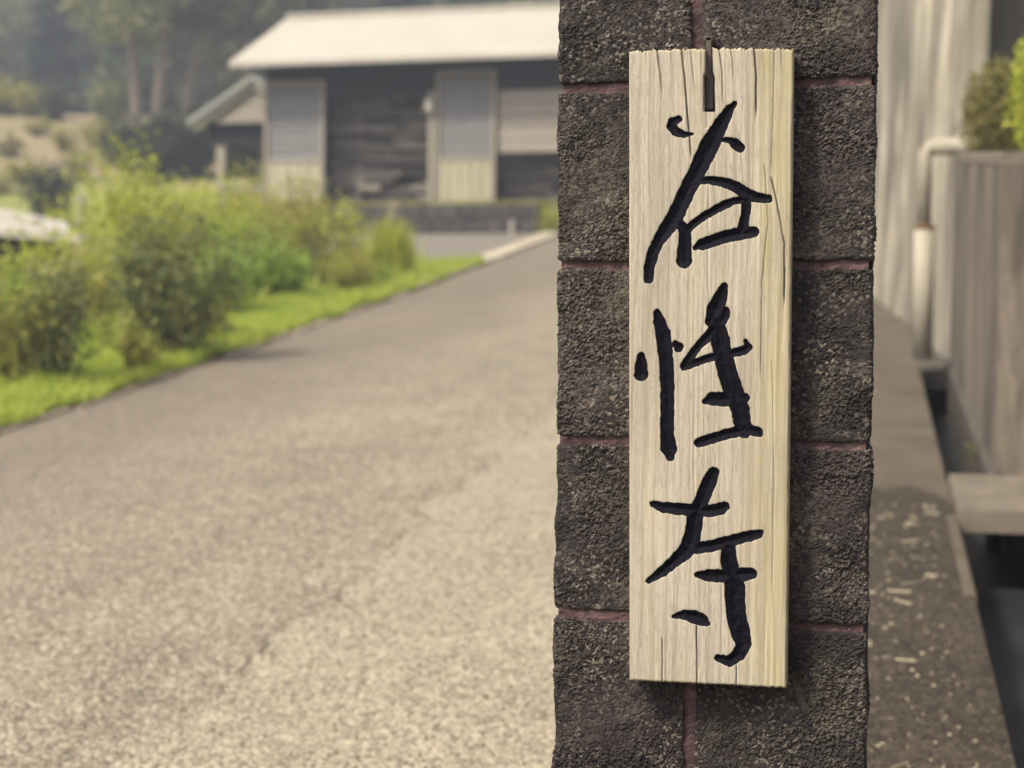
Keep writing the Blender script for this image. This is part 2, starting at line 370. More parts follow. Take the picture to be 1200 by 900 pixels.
def build(name, mb, mat, parent=None, loc=None, smooth=False):
    """One mesh object; vertices given in world space, kept relative to the parent's (or own) base."""
    v = np.array(mb.v, float) if isinstance(mb, MB) else np.asarray(mb[0], float)
    f = mb.f if isinstance(mb, MB) else mb[1]
    base = np.array(parent['_b']) if parent is not None else np.array(loc if loc is not None else (0, 0, 0), float)
    me = bpy.data.meshes.new(name)
    me.from_pydata((v - base).tolist(), [], f if isinstance(f, list) else f.tolist())
    if mat is not None: me.materials.append(M[mat] if isinstance(mat, str) else mat)
    if smooth: me.polygons.foreach_set('use_smooth', [True] * len(me.polygons))
    me.update()
    o = bpy.data.objects.new(name, me); COL.objects.link(o)
    if parent is not None:
        o.parent = parent; o['_b'] = list(parent['_b'])
    else:
        o.location = tuple(base); o['_b'] = [float(q) for q in base]
    return o
def tag(o, label, cat, group=None):
    o['label'] = label; o['category'] = cat
    if group: o['group'] = group
    return o
def thing(name, loc, label, cat, group=None):
    o = bpy.data.objects.new(name, None); COL.objects.link(o); o.location = tuple(float(q) for q in loc)
    o['_b'] = [float(q) for q in loc]; o.empty_display_size = 0.2
    return tag(o, label, cat, group)
def struct(o): o['kind'] = 'structure'; return o
def stuff(o): o['kind'] = 'stuff'; return o
def grid_faces(nu, nv):
    i = np.arange(nu - 1)[:, None] * nv + np.arange(nv - 1)[None]
    i = i.ravel(); return np.stack([i, i + nv, i + nv + 1, i + 1], 1)
def sheet(name, xs_of_y, ys, mat, lift, nx=2, parent=None):
    """A sheet on the sloping ground between xs_of_y(y) = (left, right)."""
    vs = []
    for y in ys:
        a, b = xs_of_y(y)
        for k in range(nx):
            x = a + (b - a) * k / (nx - 1); vs.append((x, y, 0.12 * y + lift))
    f = grid_faces(len(ys), nx)[:, ::-1]
    return build(name, (np.array(vs), f.tolist()), mat, parent)

# ------------------------------------------------------------------ ground, road, yard, path
LOWX = 0.47
def h_terrain(x, y):
    h = 0.12 * np.minimum(y, 26) + 0.25 * np.clip(y - 26, 0, 20) + 0.07 * np.clip(y - 46, 0, 46) + 0.55 * np.clip(y - 92, 0, 60) + 0.1 * np.clip(y - 152, 0, 400)
    h = h - 0.75 * sstep(5.6, 8.0, -x) * (1 - sstep(14.5, 17.5, y))
    h = h + 0.6 * sstep(15, 30, -x) * sstep(26, 40, y)
    near = 1 - sstep(5.82, 5.90, y)
    rt = sstep(LOWX + 0.05, LOWX + 0.06, x) * (1 - near) + sstep(0.70, 0.71, x) * near
    h = h + rt * (1.05 + 2.3 * sstep(9.6, 9.85, y) * (1 - sstep(30, 60, y))) * (1 - sstep(60, 90, y) * 0.5)
    trench = sstep(0.285, 0.295, x) * ((1 - sstep(LOWX + 0.01, LOWX + 0.02, x)) * (1 - near) + (1 - sstep(0.66, 0.67, x)) * near) * (1 - sstep(9.6, 9.7, y))
    h = h - 0.42 * trench - 0.05
    h = h + 0.25 * noise3(np.stack([x * 0.15, y * 0.15, 0 * x], -1)) * sstep(28, 40, y)
    return h
xs = np.unique(np.concatenate([np.linspace(-160, -24, 24), np.linspace(-24, -4.8, 30), np.array([-4.5, -3, -1.5, 0, 0.2, 0.285, 0.295, 0.38, LOWX + 0.01, LOWX + 0.02, LOWX + 0.05, LOWX + 0.06, 0.66, 0.67, 0.70, 0.71, 0.8, 1.2]), np.linspace(2, 12, 12), np.linspace(14, 160, 20)]))
ys = np.unique(np.concatenate([np.linspace(-40, -4, 8), np.linspace(-4, 30, 69), np.array([5.82, 5.9, 9.6, 9.7, 9.85]), np.linspace(31, 80, 40), np.linspace(84, 300, 20)]))
X, Y = np.meshgrid(xs, ys, indexing='ij')
Z = h_terrain(X, Y)
struct(build('ground', (np.stack([X, Y, Z], -1).reshape(-1, 3), grid_faces(len(xs), len(ys)).tolist()), 'terrain'))

def road_left(y):
    return float(np.interp(y, [-6, 6.2, 8.8, 15, 22.3, 26], [-3.8, -3.83, -3.90, -4.16, -4.62, -4.95]))
def wob(y, s, a, seed): return float(a * noise3(np.array([y * s, seed, 0.3])))
yy = np.arange(-4, 25.6, 0.25)
struct(sheet('road', lambda y: (road_left(y) + wob(y, 0.9, 0.05, 1.5), 0.29), yy, 'asphalt', 0.0, 6))
def apron_left(y): return -1.44 + wob(y, 1.1, 0.10, 4.2) + wob(y, 4.3, 0.07, 8.7) + wob(y, 14, 0.03, 2.2) + wob(y, 45, 0.02, 5.2) + float(sstep(9, 13, y)) * 0.9 
ya = np.arange(-4, 13.2, 0.03)
struct(sheet('pale_road_strip', lambda y: (apron_left(y), 0.29), ya, 'apron', 0.007, 4))
struct(sheet('road_crack', lambda y: (apron_left(y) - max(0.0, 0.016 + wob(y, 2.1, 0.028, 7.7) + wob(y, 9, 0.018, 1.1)), apron_left(y) + 0.01), ya[:330], 'crackfill', 0.0045, 2))
def dark_path_left(y): return -0.46 + 0.02 * float(sstep(2.8, 4.5, y)) + wob(y, 3, 0.10, 3.3) + wob(y, 9, 0.06, 6.1)
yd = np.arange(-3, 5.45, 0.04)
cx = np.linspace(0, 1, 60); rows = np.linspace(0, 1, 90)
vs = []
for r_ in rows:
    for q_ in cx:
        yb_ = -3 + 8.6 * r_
        x_ = dark_path_left(yb_) * (1 - q_) + 0.297 * q_
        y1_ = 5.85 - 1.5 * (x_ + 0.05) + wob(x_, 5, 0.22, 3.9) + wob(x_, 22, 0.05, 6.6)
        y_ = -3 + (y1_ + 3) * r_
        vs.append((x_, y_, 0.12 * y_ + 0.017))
struct(build('gritty_path', (np.array(vs), grid_faces(90, 60)[:, ::-1].tolist()), 'dark_path'))  # nearer part of the path in a darker colour, ragged far edge
yp = np.arange(4.9, 14.6, 0.15)
def pathx(y): return (-0.42, 0.275)
struct(sheet('concrete_path', lambda y: (-0.42, 0.2975), yp, 'path', 0.013, 3))
# yard in front of the storehouse
struct(sheet('yard', lambda y: (-16.0, road_left(y) - 0.10), np.arange(17.2, 25.5, 0.5), 'yard', -0.012, 4))
# grass verge soil
def verge_left(y): return -5.9
struct(sheet('grass_verge', lambda y: (-5.7 + wob(y, 0.7, 0.3, 2.5), road_left(y) - 0.07 + wob(y, 2.3, 0.06, 9.1)), np.arange(-4, 17.4, 0.2), 'turf', 0.022, 4))

# kerb stones along the road's left edge
y = 3.0; k = 0
kerb = thing('road_kerb', (road_left(3), 3, 0.36), 'low worn concrete kerb between road and grass verge', 'kerb')
while y < 24.5:
    L = 0.62 + 0.1 * random.random()
    y2 = min(y + L - 0.012, 24.6)
    hgt = 0.016 if y < 13.5 else 0.03
    hgt += random.uniform(-0.006, 0.006); w = random.uniform(0.05, 0.11) if y < 13.5 else 0.30
    j = random.uniform(0.03, 0.075) if y < 13.5 else random.uniform(-0.01, 0.01)
    a, b = road_left(y) - 0.02 + j, road_left(y2) - 0.02 + j
    za, zb = 0.12 * y, 0.12 * y2
    mb = MB(); t = 0.012
    mb.hexa([(a - w, y, za - .05), (a, y, za - .05), (b, y2, zb - .05), (b - w, y2, zb - .05),
             (a - w + t, y + t, za + hgt), (a - t, y + t, za + hgt), (b - t, y2 - t, zb + hgt), (b - w + t, y2 - t, zb + hgt)])
    build('kerb_stone', mb, 'kerb' if y < 13.5 else 'kerb_pale', kerb); y += L

# ------------------------------------------------------------------ gate pillar of split-faced blocks
PX0, PX1, PY0 = -0.348, 0.008, 1.748
PY1 = PY0 + (PX1 - PX0)
ZJ = lambda k: 0.883 + 0.2028 * (k + 0)      # joint below row k
pillar = thing('gate_pillar', ((PX0 + PX1) / 2, (PY0 + PY1) / 2, 0.24), 'dark split-faced block gate pillar with reddish mortar joints carrying the wooden name board', 'pillar')
def axis(a, b, step, fine_end=None):
    """coordinates from a to b; fine near a when fine_end given"""
    if fine_end is None:
        return np.linspace(a, b, max(2, int(round(abs(b - a) / step)) + 1))
    s = np.sign(b - a); L = abs(b - a); q = [0.0]; d = step
    while q[-1] < L - 1e-6:
        if q[-1] > fine_end: d = min(d * 1.35, 0.02)
        q.append(min(q[-1] + d, L))
    return a + s * np.array(q)
def block_mesh(x0, x1, y0, y1, z0, z1, front, left, right, back, res, seed):
    V, Fc = [], []; n0 = 0
    def patch(P, flip):
        nonlocal n0
        nu, nv = P.shape[:2]
        f = grid_faces(nu, nv) + n0
        V.append(P.reshape(-1, 3)); Fc.append(f[:, ::-1] if flip else f); n0 += nu * nv
    ax = axis(x0, x1, res); az = axis(z0, z1, res)
    ay = axis(y0, y1, res, 0.02) if front else axis(y1, y0, res * 2, 0.02)[::-1]
    def mk(A, B, fn):
        a, b = np.meshgrid(A, B, indexing='ij'); return fn(a, b)
    if front: patch(mk(ax, az, lambda a, b: np.stack([a, 0 * a + y0, b], -1)), False)
    if back: patch(mk(ax[::4] if (len(ax) - 1) % 4 == 0 else np.linspace(x0, x1, 24), np.linspace(z0, z1, 24), lambda a, b: np.stack([a, 0 * a + y1, b], -1)), True)
    if left: patch(mk(ay, az, lambda a, b: np.stack([0 * a + x0, a, b], -1)), True)
    if right: patch(mk(ay, az, lambda a, b: np.stack([0 * a + x1, a, b], -1)), False)
    patch(mk(ax, ay, lambda a, b: np.stack([a, b, 0 * a + z1], -1)), False)
    patch(mk(ax, ay, lambda a, b: np.stack([a, b, 0 * a + z0], -1)), True)
    P = np.concatenate(V)
    r = 0.0035
    lo = np.array([x0 + r, y0 + r, z0 + r]); hi = np.array([x1 - r, y1 - r, z1 - r])
    q = np.clip(P, lo, hi); n = P - q; nn = np.linalg.norm(n, axis=1)[:, None]; nn[nn == 0] = 1; n = n / nn
    P2 = q + n * r
    s = seed * 3.17
    rg = 0.45 + 1.1 * sstep(-0.25, 0.35, noise3(P * 14 + s + 5))
    d = 0.0042 * noise3(P * 16 + s) + 0.0016 * noise3(P * 55 + s) + rg * (0.0011 * noise3(P * 170 + s) + 0.0015 * noise3(P * 400 + s))
    if res < 0.003:
        pit = noise3(P * 240 + s + 9)
        d += -0.0022 * np.clip(np.abs(pit) - 0.28, 0, 1) + 0.0003 * rng.normal(size=len(d)) * rg
    d = np.clip(d, -0.0036, 0.006)
    bed = np.abs(n[:, 2]) > 0.95
    d[bed] *= 0.5
    return P2 + n * d[:, None], np.concatenate(Fc).tolist()
for k in range(-4, 6):
    z0, z1 = ZJ(k) + 0.0054, ZJ(k + 1) - 0.0054
    j = -0.190 if k % 2 else -0.150
    res = 0.0016 if -2 <= k <= 4 else 0.006
    g = 0.006
    if k % 2: dl, dr = 0.198, 0.158
    else: dl, dr = 0.158, 0.198
    jx = PX0 + (PX1 - j) ; jy_l, jy_r = PY0 + dl, PY0 + dr
    specs = [(PX0, j - g, PY0, jy_l - g, 1, 1, 0, 0), (j + g, PX1, PY0, jy_r - g, 1, 0, 1, 0),
             (PX0, jx - g, jy_l + g, PY1, 0, 1, 0, 1), (jx + g, PX1, jy_r + g, PY1, 0, 0, 1, 1)]
    for q, (a, b, c, d, fr, le, ri, ba) in enumerate(specs):
        rr = res if fr else max(res, 0.005)
        v, f = block_mesh(a, b, c, d, z0, z1, fr, le, ri, ba, rr, k * 4 + q + 20)
        build('block', (v, f), 'block', pillar, smooth=False)
# mortar core: one box, set slightly behind the block faces, its front face gently uneven
mi = 0.0046
gx = np.linspace(PX0 + mi, PX1 - mi, 90); gz = np.linspace(ZJ(-4) + .01, ZJ(6) - .003, 600)
A, B = np.meshgrid(gx, gz, indexing='ij')
P = np.stack([A, 0 * A + PY0 + mi, B], -1); P[..., 1] += 0.0014 * noise3(P * np.array([60, 60, 120])) + 0.001 * noise3(P * 260)
v = P.reshape(-1, 3); f = grid_faces(90, 600).tolist()
mb = MB(); mb.box(PX0 + mi, PX1 - mi, PY0 + mi + 0.003, PY1 - mi, ZJ(-4) + .01, ZJ(6) - .003)
f += [tuple(i + len(v) for i in q) for q in mb.f]; v = np.concatenate([v, np.array(mb.v)])
build('mortar', (v, f), 'mortar', pillar)
cap = MB(); cap.bev(PX0 - 0.03, PX1 + 0.03, PY0 - 0.03, PY1 + 0.03, ZJ(6), ZJ(6) + 0.09, 0.012)
build('cap_stone', cap, 'slab', pillar)

# ------------------------------------------------------------------ carved name board
BY = 1.712
c_tl, c_tr, c_bl, c_br = [atY(*p, BY) for p in ((737, 58.5), (929.5, 58), (737.5, 797.5), (921.5, 806.5))]
NU, NV = 250, 960
u = np.linspace(0, 1, NU)[:, None, None]; v = np.linspace(0, 1, NV)[None, :, None]
Pb = (1 - u) * (1 - v) * c_bl + u * (1 - v) * c_br + (1 - u) * v * c_tl + u * v * c_tr
U = np.broadcast_to(u[..., 0], (NU, NV)); Vv = np.broadcast_to(v[..., 0], (NU, NV))
# uneven sawn and split top end, softened bottom end
topj = 0.0030 * noise3(np.stack([U * 30, 0 * U, 0 * U + 5], -1)) + 0.0026 * noise3(np.stack([U * 90, 0 * U, 0 * U + 2], -1)) - 0.0022 * (np.abs(U - 0.6) * 2.0) ** 2 + 0.0015
Pb[..., 2] += topj * sstep(0.985, 1.0, Vv)
Pb[..., 2] += 0.0009 * noise3(np.stack([U * 40, 0 * U, 0 * U + 7], -1)) * sstep(0.015, 0.0, Vv)
px, py = proj(Pb)
# strokes traced as tapered brush lines in image pixels: (offset x, offset y, scale, [(x, y, half width)...])
S1 = (720, 90, 3.6, [
    [(272, 178, 10), (246, 190, 17), (240, 208, 17), (258, 230, 17), (290, 243, 11), (330, 241, 2)],
    [(508, 112, 6), (487, 136, 15), (450, 198, 27), (398, 296, 37), (350, 398, 33), (298, 500, 31), (252, 598, 32), (216, 648, 28), (183, 700, 21), (160, 750, 20), (147, 805, 19), (143, 852, 17)],
    [(448, 265, 5), (488, 268, 9), (512, 284, 21), (532, 299, 16)],
    [(352, 440, 10), (400, 435, 13), (450, 443, 17), (500, 458, 19), (545, 486, 21), (590, 508, 19), (648, 515, 14)],
    [(268, 606, 14), (296, 650, 22), (298, 700, 24), (294, 755, 27), (294, 775, 29)],
    [(312, 645, 12), (340, 615, 13), (390, 580, 13), (450, 548, 15), (500, 525, 12), (550, 517, 8)],
    [(557, 522, 16), (555, 570, 16), (546, 620, 18), (538, 652, 22)],
    [(342, 722, 7), (370, 708, 21), (420, 690, 23), (480, 672, 23), (540, 660, 23), (588, 655, 19)]])
S2 = (720, 320, 3.75, [
    [(118, 364, 13), (116, 405, 22), (118, 443, 28)],
    [(188, 175, 13), (198, 212, 21), (214, 270, 30), (222, 330, 28), (228, 400, 26), (232, 480, 26), (233, 560, 26), (232, 640, 26), (232, 720, 26), (240, 772, 32), (245, 805, 18)],
    [(270, 312, 12), (282, 326, 18)],
    [(482, 60, 14), (465, 110, 27), (440, 165, 32), (425, 212, 22)],
    [(446, 215, 30), (464, 290, 36), (480, 370, 38), (500, 450, 38), (524, 520, 40), (552, 600, 37), (570, 690, 32)],
    [(490, 168, 16), (485, 190, 19), (450, 235, 24), (410, 280, 18), (370, 320, 14), (335, 365, 15), (308, 412, 15)],
    [(305, 415, 12), (340, 400, 13), (400, 378, 13), (450, 365, 14), (520, 352, 14), (570, 340, 17), (590, 325, 13), (576, 298, 5)],
    [(396, 564, 7), (432, 553, 26), (480, 555, 27), (520, 555, 26), (568, 550, 21)],
    [(370, 745, 17), (420, 730, 19), (480, 712, 19), (540, 698, 20), (600, 690, 20), (628, 698, 18), (642, 712, 6)]])
S3 = (720, 540, 3.214, [
    [(374, 45, 18), (355, 85, 25), (337, 130, 23), (320, 170, 25), (304, 220, 27), (297, 270, 28), (285, 318, 30), (265, 345, 26), (230, 375, 20), (180, 418, 17), (128, 453, 7)],
    [(145, 162, 9), (180, 175, 16), (240, 182, 19), (300, 187, 21), (360, 190, 20), (400, 182, 20), (416, 172, 15)],
    [(310, 330, 18), (360, 322, 19), (410, 310, 19), (460, 297, 18), (510, 283, 16), (552, 269, 7)],
    [(510, 292, 10), (545, 282, 8)],
    [(428, 332, 24), (432, 380, 28), (440, 420, 29), (454, 480, 36), (455, 540, 34), (462, 600, 33), (475, 650, 33), (488, 690, 25), (470, 728, 22), (435, 756, 17), (388, 742, 9)],
    [(312, 430, 8), (350, 432, 19), (420, 435, 23), (480, 430, 24), (516, 425, 18)],
    [(222, 587, 5), (265, 580, 15), (300, 588, 23), (332, 600, 19), (348, 612, 9)]])
def sdf(strokes):
    ox, oy, sc, L = strokes
    X, Y = (px - ox) * sc, (py - oy) * sc
    best = np.full(X.shape, -1e9)
    for st in L:
        for (ax, ay, ar), (bx, by, br) in zip(st[:-1], st[1:]):
            m = (X > min(ax, bx) - 90) & (X < max(ax, bx) + 90) & (Y > min(ay, by) - 90) & (Y < max(ay, by) + 90)
            if not m.any(): continue
            dx, dy = bx - ax, by - ay; L2 = dx * dx + dy * dy
            t = np.clip(((X[m] - ax) * dx + (Y[m] - ay) * dy) / L2, 0, 1)
            d = ar + (br - ar) * t - np.hypot(X[m] - ax - t * dx, Y[m] - ay - t * dy)
            best[m] = np.maximum(best[m], d)
    return best / sc
edge = 0.95 * noise3(np.stack([px / 6, py / 10, 0 * px], -1)) + 0.65 * noise3(np.stack([px / 1.8, py / 5, 0 * px + 3], -1))
sd = [sdf(s) + edge + 1.25 for s in (S1, S2, S3)]
s_all = np.maximum(np.maximum(sd[0], sd[1]), sd[2])
ink = np.clip(0.5 + s_all * 0.6, 0, 1)
depth = np.clip(s_all + 0.4, 0, 1.6) * 0.0011 + np.clip(s_all - 1, 0, 9) * 0.00042 * (1 + 0.35 * noise3(np.stack([px / 11, py / 11, 0 * px + 6], -1)))
floor_n = 1 + 0.12 * noise3(np.stack([px / 4, py / 4, 0 * px], -1))
# drying cracks
crack = np.zeros_like(px); cdep = np.zeros_like(px)
def add_crack(pts, w, d):
    global crack, cdep
    pts = np.array(pts, float)
    o = np.argsort(pts[:, 1]); yy_, xx_ = pts[o, 1], pts[o, 0]
    xc = np.interp(py, yy_, xx_) + 0.5 * noise3(np.stack([0 * py, py / 14, 0 * py + w * 7], -1))
    fade = sstep(yy_[0] - 1, yy_[0] + (6 if yy_[0] > 62 else 0.1), py) * (1 - sstep(yy_[-1] - 25 if yy_[-1] < 795 else 900, yy_[-1] if yy_[-1] < 795 else 901, py))
    p = np.exp(-((px - xc) / w) ** 2) * fade
    crack = np.maximum(crack, np.minimum(p * d / 1.4, 1)); cdep = np.maximum(cdep, p * d * 0.0013)
for pts, w, d in [([(769.4, 55), (772.9, 80), (777, 118)], 0.85, 1.4), ([(798, 54), (802, 89), (806, 140), (811, 195)], 1.0, 1.7),
                  ([(809, 54), (815, 116)], 0.7, 1.0), ([(842, 53), (846, 82), (847, 130)], 0.75, 1.2), ([(855, 53), (858.6, 71), (860, 104)], 0.7, 1.1),
                  ([(883, 53), (886, 84), (886, 146)], 1.0, 1.6), ([(907.6, 56), (906, 138), (903, 212)], 0.7, 0.9), ([(915, 53), (917, 90)], 0.6, 0.8),
                  ([(903, 205), (911, 240), (919, 285), (919, 340)], 1.0, 1.3), ([(896, 190), (900, 260), (893, 330), (891, 450)], 0.7, 0.9),
                  ([(919.5, 310), (919, 365)], 1.1, 1.5), ([(816.5, 730), (816.8, 812)], 0.8, 1.6), ([(776, 745), (776, 812)], 0.75, 1.2), ([(863, 776), (862.5, 812)], 0.8, 1.4),
                  ([(831, 150), (829, 300), (832, 420)], 0.6, 0.8), ([(813, 320), (813, 540), (815, 640)], 0.55, 0.6), ([(824, 330), (826, 560)], 0.5, 0.55), ([(838.7, 380), (838, 560)], 0.5, 0.5),
                  ([(786, 56), (788, 92)], 0.55, 0.7), ([(757, 56), (759, 80)], 0.5, 0.6), ([(821, 54), (823, 96)], 0.55, 0.8), ([(870, 54), (871, 75)], 0.55, 0.7), ([(895, 54), (896, 110)], 0.5, 0.6),
                  ([(866, 150), (872, 220), (874, 280)], 0.55, 0.6), ([(790, 600), (791, 740)], 0.5, 0.5), ([(845, 640), (846, 790)], 0.5, 0.5), ([(905, 420), (907, 560), (905, 700)], 0.6, 0.7),
                  ([(828, 745), (829, 800)], 0.5, 0.6)]:
    add_crack(pts, w, d)
# hanging slot cut in from the top end
half = np.where(py < 84, 4.2, np.where(py < 90, 4.2 + (py - 84) * 0.35, 6.3))
slot_d = np.minimum(half - np.abs(px - (830.3 + (py - 60) * 0.012)), 130.5 - py)
slot = sstep(-0.6, 0.6, slot_d)
chan = sstep(0, 1.5, np.minimum(4.6 - np.abs(px - 831), np.minimum(py - 128, 151 - py))) * 0.0012
# fibres raised by weathering
fib = 0.00016 * noise3(np.stack([px / 2.0, 0 * px, py / 60], -1)) + 0.00030 * noise3(np.stack([px / 6.0, 0 * px + 4, py / 140], -1)) + 0.0006 * noise3(np.stack([px / 40.0, 0 * px + 8, py / 400], -1))
ed = np.minimum(np.minimum(U, 1 - U) * 0.186, np.minimum(Vv, 1 - Vv) * 0.72)
rnd = 0.0020 * (1 - np.clip(ed / 0.0024, 0, 1)) ** 2 * (1 + 0.6 * noise3(np.stack([px / 20, py / 20, 0 * px], -1)))
Pb[..., 1] += np.maximum(np.maximum(depth * floor_n, cdep), np.maximum(slot * 0.020, chan)) + rnd - fib
tone = np.clip(sstep(868, 900, px + (py - 400) * 0.0 + 4 * noise3(np.stack([px / 60, py / 160, 0 * px], -1))) * (0.55 + 0.5 * noise3(np.stack([px / 9, py / 120, 0 * px], -1))), 0, 1)
tone = np.maximum(tone, 0.6 * sstep(0.004, 0.0, ed))
crack = np.maximum(crack, 0.55 * slot)
board = thing('name_board', ((c_bl + c_br) / 2), 'pale weathered wooden board with black carved temple name in three characters hung on block pillar', 'sign board')
Vb = Pb.reshape(-1, 3); Fb = grid_faces(NU, NV)
fink = s_all.reshape(-1)[Fb].max(1)
which = np.argmax(np.stack([s.reshape(-1)[Fb].max(1) for s in sd]), 0)
def sub(name, faces, extra=None):
    used, inv = np.unique(faces, return_inverse=True)
    vv = Vb[used]; ff = inv.reshape(-1, 4).tolist()
    atts = [a.reshape(-1)[used] for a in (ink, tone, crack)]
    if extra is not None:
        ev, ef = extra; n = len(vv)
        vv = np.concatenate([vv, ev]); ff += [tuple(i + n for i in q) for q in ef]
        atts = [np.concatenate([a, np.full(len(ev), c)]) for a, c in zip(atts, (0.0, 0.7, 0.0))]
    o = build(name, (vv, ff), 'wood', board, smooth=True)
    for nm, a in zip(('ink', 'tone', 'crack'), atts):
        at = o.data.attributes.new(nm, 'FLOAT', 'POINT'); at.data.foreach_set('value', a.astype(np.float32))
    return o
# sides and back of the plank: a skirt from the grid's rim to the back plane
rim = [i * NV for i in range(NU)] + [(NU - 1) * NV + j for j in range(1, NV)] + [i * NV + NV - 1 for i in range(NU - 2, -1, -1)] + [j for j in range(NV - 2, 0, -1)]
rv = Vb[rim]; bk = rv.copy(); bk[:, 1] = PY0 - 0.004
ev = np.concatenate([rv, bk]); n = len(rim)
ef = [(i, i + n, (i + 1) % n + n, (i + 1) % n) for i in range(n)] + [tuple(range(n, 2 * n))]
sub('plank', Fb[fink < -0.9], (ev, ef))
for q, nm in enumerate(('valley', 'nature', 'temple')):
    o = sub('carved_character', Fb[(fink >= -0.9) & (which == q)])
    o['label'] = ('top carved black character, an open valley shape', 'middle carved black character with upright left stroke', 'bottom carved black character ending in a hook')[q]
# iron hanger in the slot
mb = MB()
a, b = atY(827.2, 44, BY + .012), atY(833.6, 92, BY + .012)
mb.bev(a[0], b[0], BY + 0.010, BY + 0.013, b[2], a[2], 0.0007)
mb.bev(a[0] - .0015, b[0] + .0015, BY + 0.010, PY0 + 0.004, a[2] - .004, a[2] + .0015, 0.0007)
hang = build('hanging_strap', mb, 'strap', board)
a, b = atY(825.6, 88, BY + .010), atY(836.0, 128.5, BY + .010)
mb = MB(); mb.bev(a[0], b[0], BY + 0.0105, BY + 0.0185, b[2], a[2], 0.0012)
build('hanger_hook', mb, 'strap_dark', board)

# ------------------------------------------------------------------ right side: drain, walls, pipe, slab
DL, DR = 0.30, LOWX
ysd = np.arange(-3, 9.5, 0.5)
drain = thing('roadside_drain', ((DL + DR) / 2, 3, 0.05), 'narrow open concrete gutter beside the gritty path below the low wall', 'drain')
def strip(pts, y0, y1, step=0.5):
    yv = np.arange(y0, y1 + 1e-6, step); vs = [(x, yq, 0.12 * yq + z) for yq in yv for x, z in pts]
    n = len(pts); fs = [(i * n + j, (i + 1) * n + j, (i + 1) * n + (j + 1) % n, i * n + (j + 1) % n) for i in range(len(yv) - 1) for j in range(n)]
    fs += [tuple(range(n)), tuple(range((len(yv) - 1) * n, len(yv) * n))[::-1]]
    return MB().add(vs, fs)
build('channel_side', strip([(DL - 0.05, -0.40), (DL, -0.40), (DL, -0.006), (DL - 0.003, -0.002), (DL - 0.05, -0.002)], -3, 9.4), 'drain', drain)
build('channel_side', strip([(DR - 0.02, -0.40), (DR + 0.02, -0.40), (DR + 0.02, 0.05), (DR - 0.02, 0.02)], 5.8, 9.4, 0.45), 'drain', drain)
build('channel_side', strip([(0.61, -0.40), (0.65, -0.40), (0.65, 0.0), (0.61, -0.02)], -3, 5.8, 0.44), 'drain', drain)
build('channel_floor', strip([(DL - 0.01, -0.40), (0.62, -0.40), (0.62, -0.25), (DL - 0.01, -0.25)], -3, 9.4), 'drain_floor', drain)
# pale lip stones of the drain
y = 4.25
while y < 5.1:
    L = 0.47
    mb = strip([(DL - 0.030, 0.0), (DL + 0.004, 0.0), (DL + 0.004, 0.018), (DL - 0.002, 0.024), (DL - 0.026, 0.024), (DL - 0.030, 0.020)], y, y + L - 0.01, L - 0.01)
    build('lip_stone', mb, 'path', drain); y += L
# slab bridging the drain
a, b = 5.20, 5.80
mb = MB()
pts = []
x0, x1, tz, th = DL - 0.004, 0.625, 0.036, 0.07
for z_ in (tz - th, tz):
    e = 0.012 if z_ == tz else 0
    pts += [(x0 + e, a + e, .12 * a + z_), (x1, a + e, .12 * a + z_), (x1, b - e, .12 * b + z_), (x0 + e, b - e, .12 * b + z_)]
mb.hexa(pts)
tag(build('drain_cover', mb, 'slab', loc=(DL + 0.08, 5.4, 0.65)), 'thick concrete slab bridging the roadside gutter', 'slab')

cv = strip([(DL - 0.01, -0.09), (DR - 0.021, -0.09), (DR - 0.021, 0.012), (DL - 0.01, 0.012)], 8.72, 11.2, 0.31)
build('culvert_slab', cv, 'drain', drain)
build('culvert_back', MB().box(DL - .02, DR + .1, 9.40, 9.5, .6, 1.1), 'drain', drain)
# low wall along the drain; its top follows the slope
low = thing('low_wall', (DR + 0.1, 4, 0.5), 'low grey concrete wall with dark vertical streaks beside the gutter', 'wall')
mb = strip([(DR, -0.3), (DR + 0.16, -0.3), (DR + 0.16, 1.15), (DR + 0.005, 1.15)], 5.82, 8.98, 0.395)
mb2 = strip([(0.63, -0.4), (0.79, -0.4), (0.79, 1.15), (0.63, 1.15)], -3, 5.815, 0.5876)
build('wall_body', mb2, 'wall_low', low)
build('wall_body', mb, 'wall_low', low)
mb = strip([(DR + 0.002, 1.152), (DR + 0.158, 1.152), (DR + 0.155, 1.19), (DR + 0.145, 1.20), (DR + 0.018, 1.20), (DR + 0.006, 1.19)], 5.83, 8.97, 0.3925)
build('coping', mb, 'slab', low)
# tall battered retaining wall farther along
tall = thing('retaining_wall', (0.45, 9.2, 1.1), 'tall pale concrete retaining wall with rain streaks behind the white downpipe', 'wall')
bt = 0.04
def tallpts(x, y, top):
    zb = 0.12 * y - 0.4; zt = top
    return (x, y, zb), (x + bt * (zt - zb), y, zt)
path_ = [(0.455, 9.02), (0.29, 11.0), (0.05, 13.2), (-0.55, 18), (-1.7, 24)]
vs = []
for x_, y_ in path_:
    lo_, hi_ = tallpts(x_, y_, 0.12 * y_ + 4.2)
    vs += [lo_, hi_, (hi_[0] + 0.06, y_ + 0.02, hi_[2]), (lo_[0] + 0.16, y_ + 0.02, lo_[2])]
fs = []
for i in range(len(path_) - 1):
    for j in range(4): fs.append((i * 4 + j, i * 4 + (j + 1) % 4, (i + 1) * 4 + (j + 1) % 4, (i + 1) * 4 + j))
fs += [(3, 2, 1, 0), tuple(range(len(vs) - 4, len(vs)))]
build('wall_body', MB().add(vs, fs), 'wall_pale', tall)
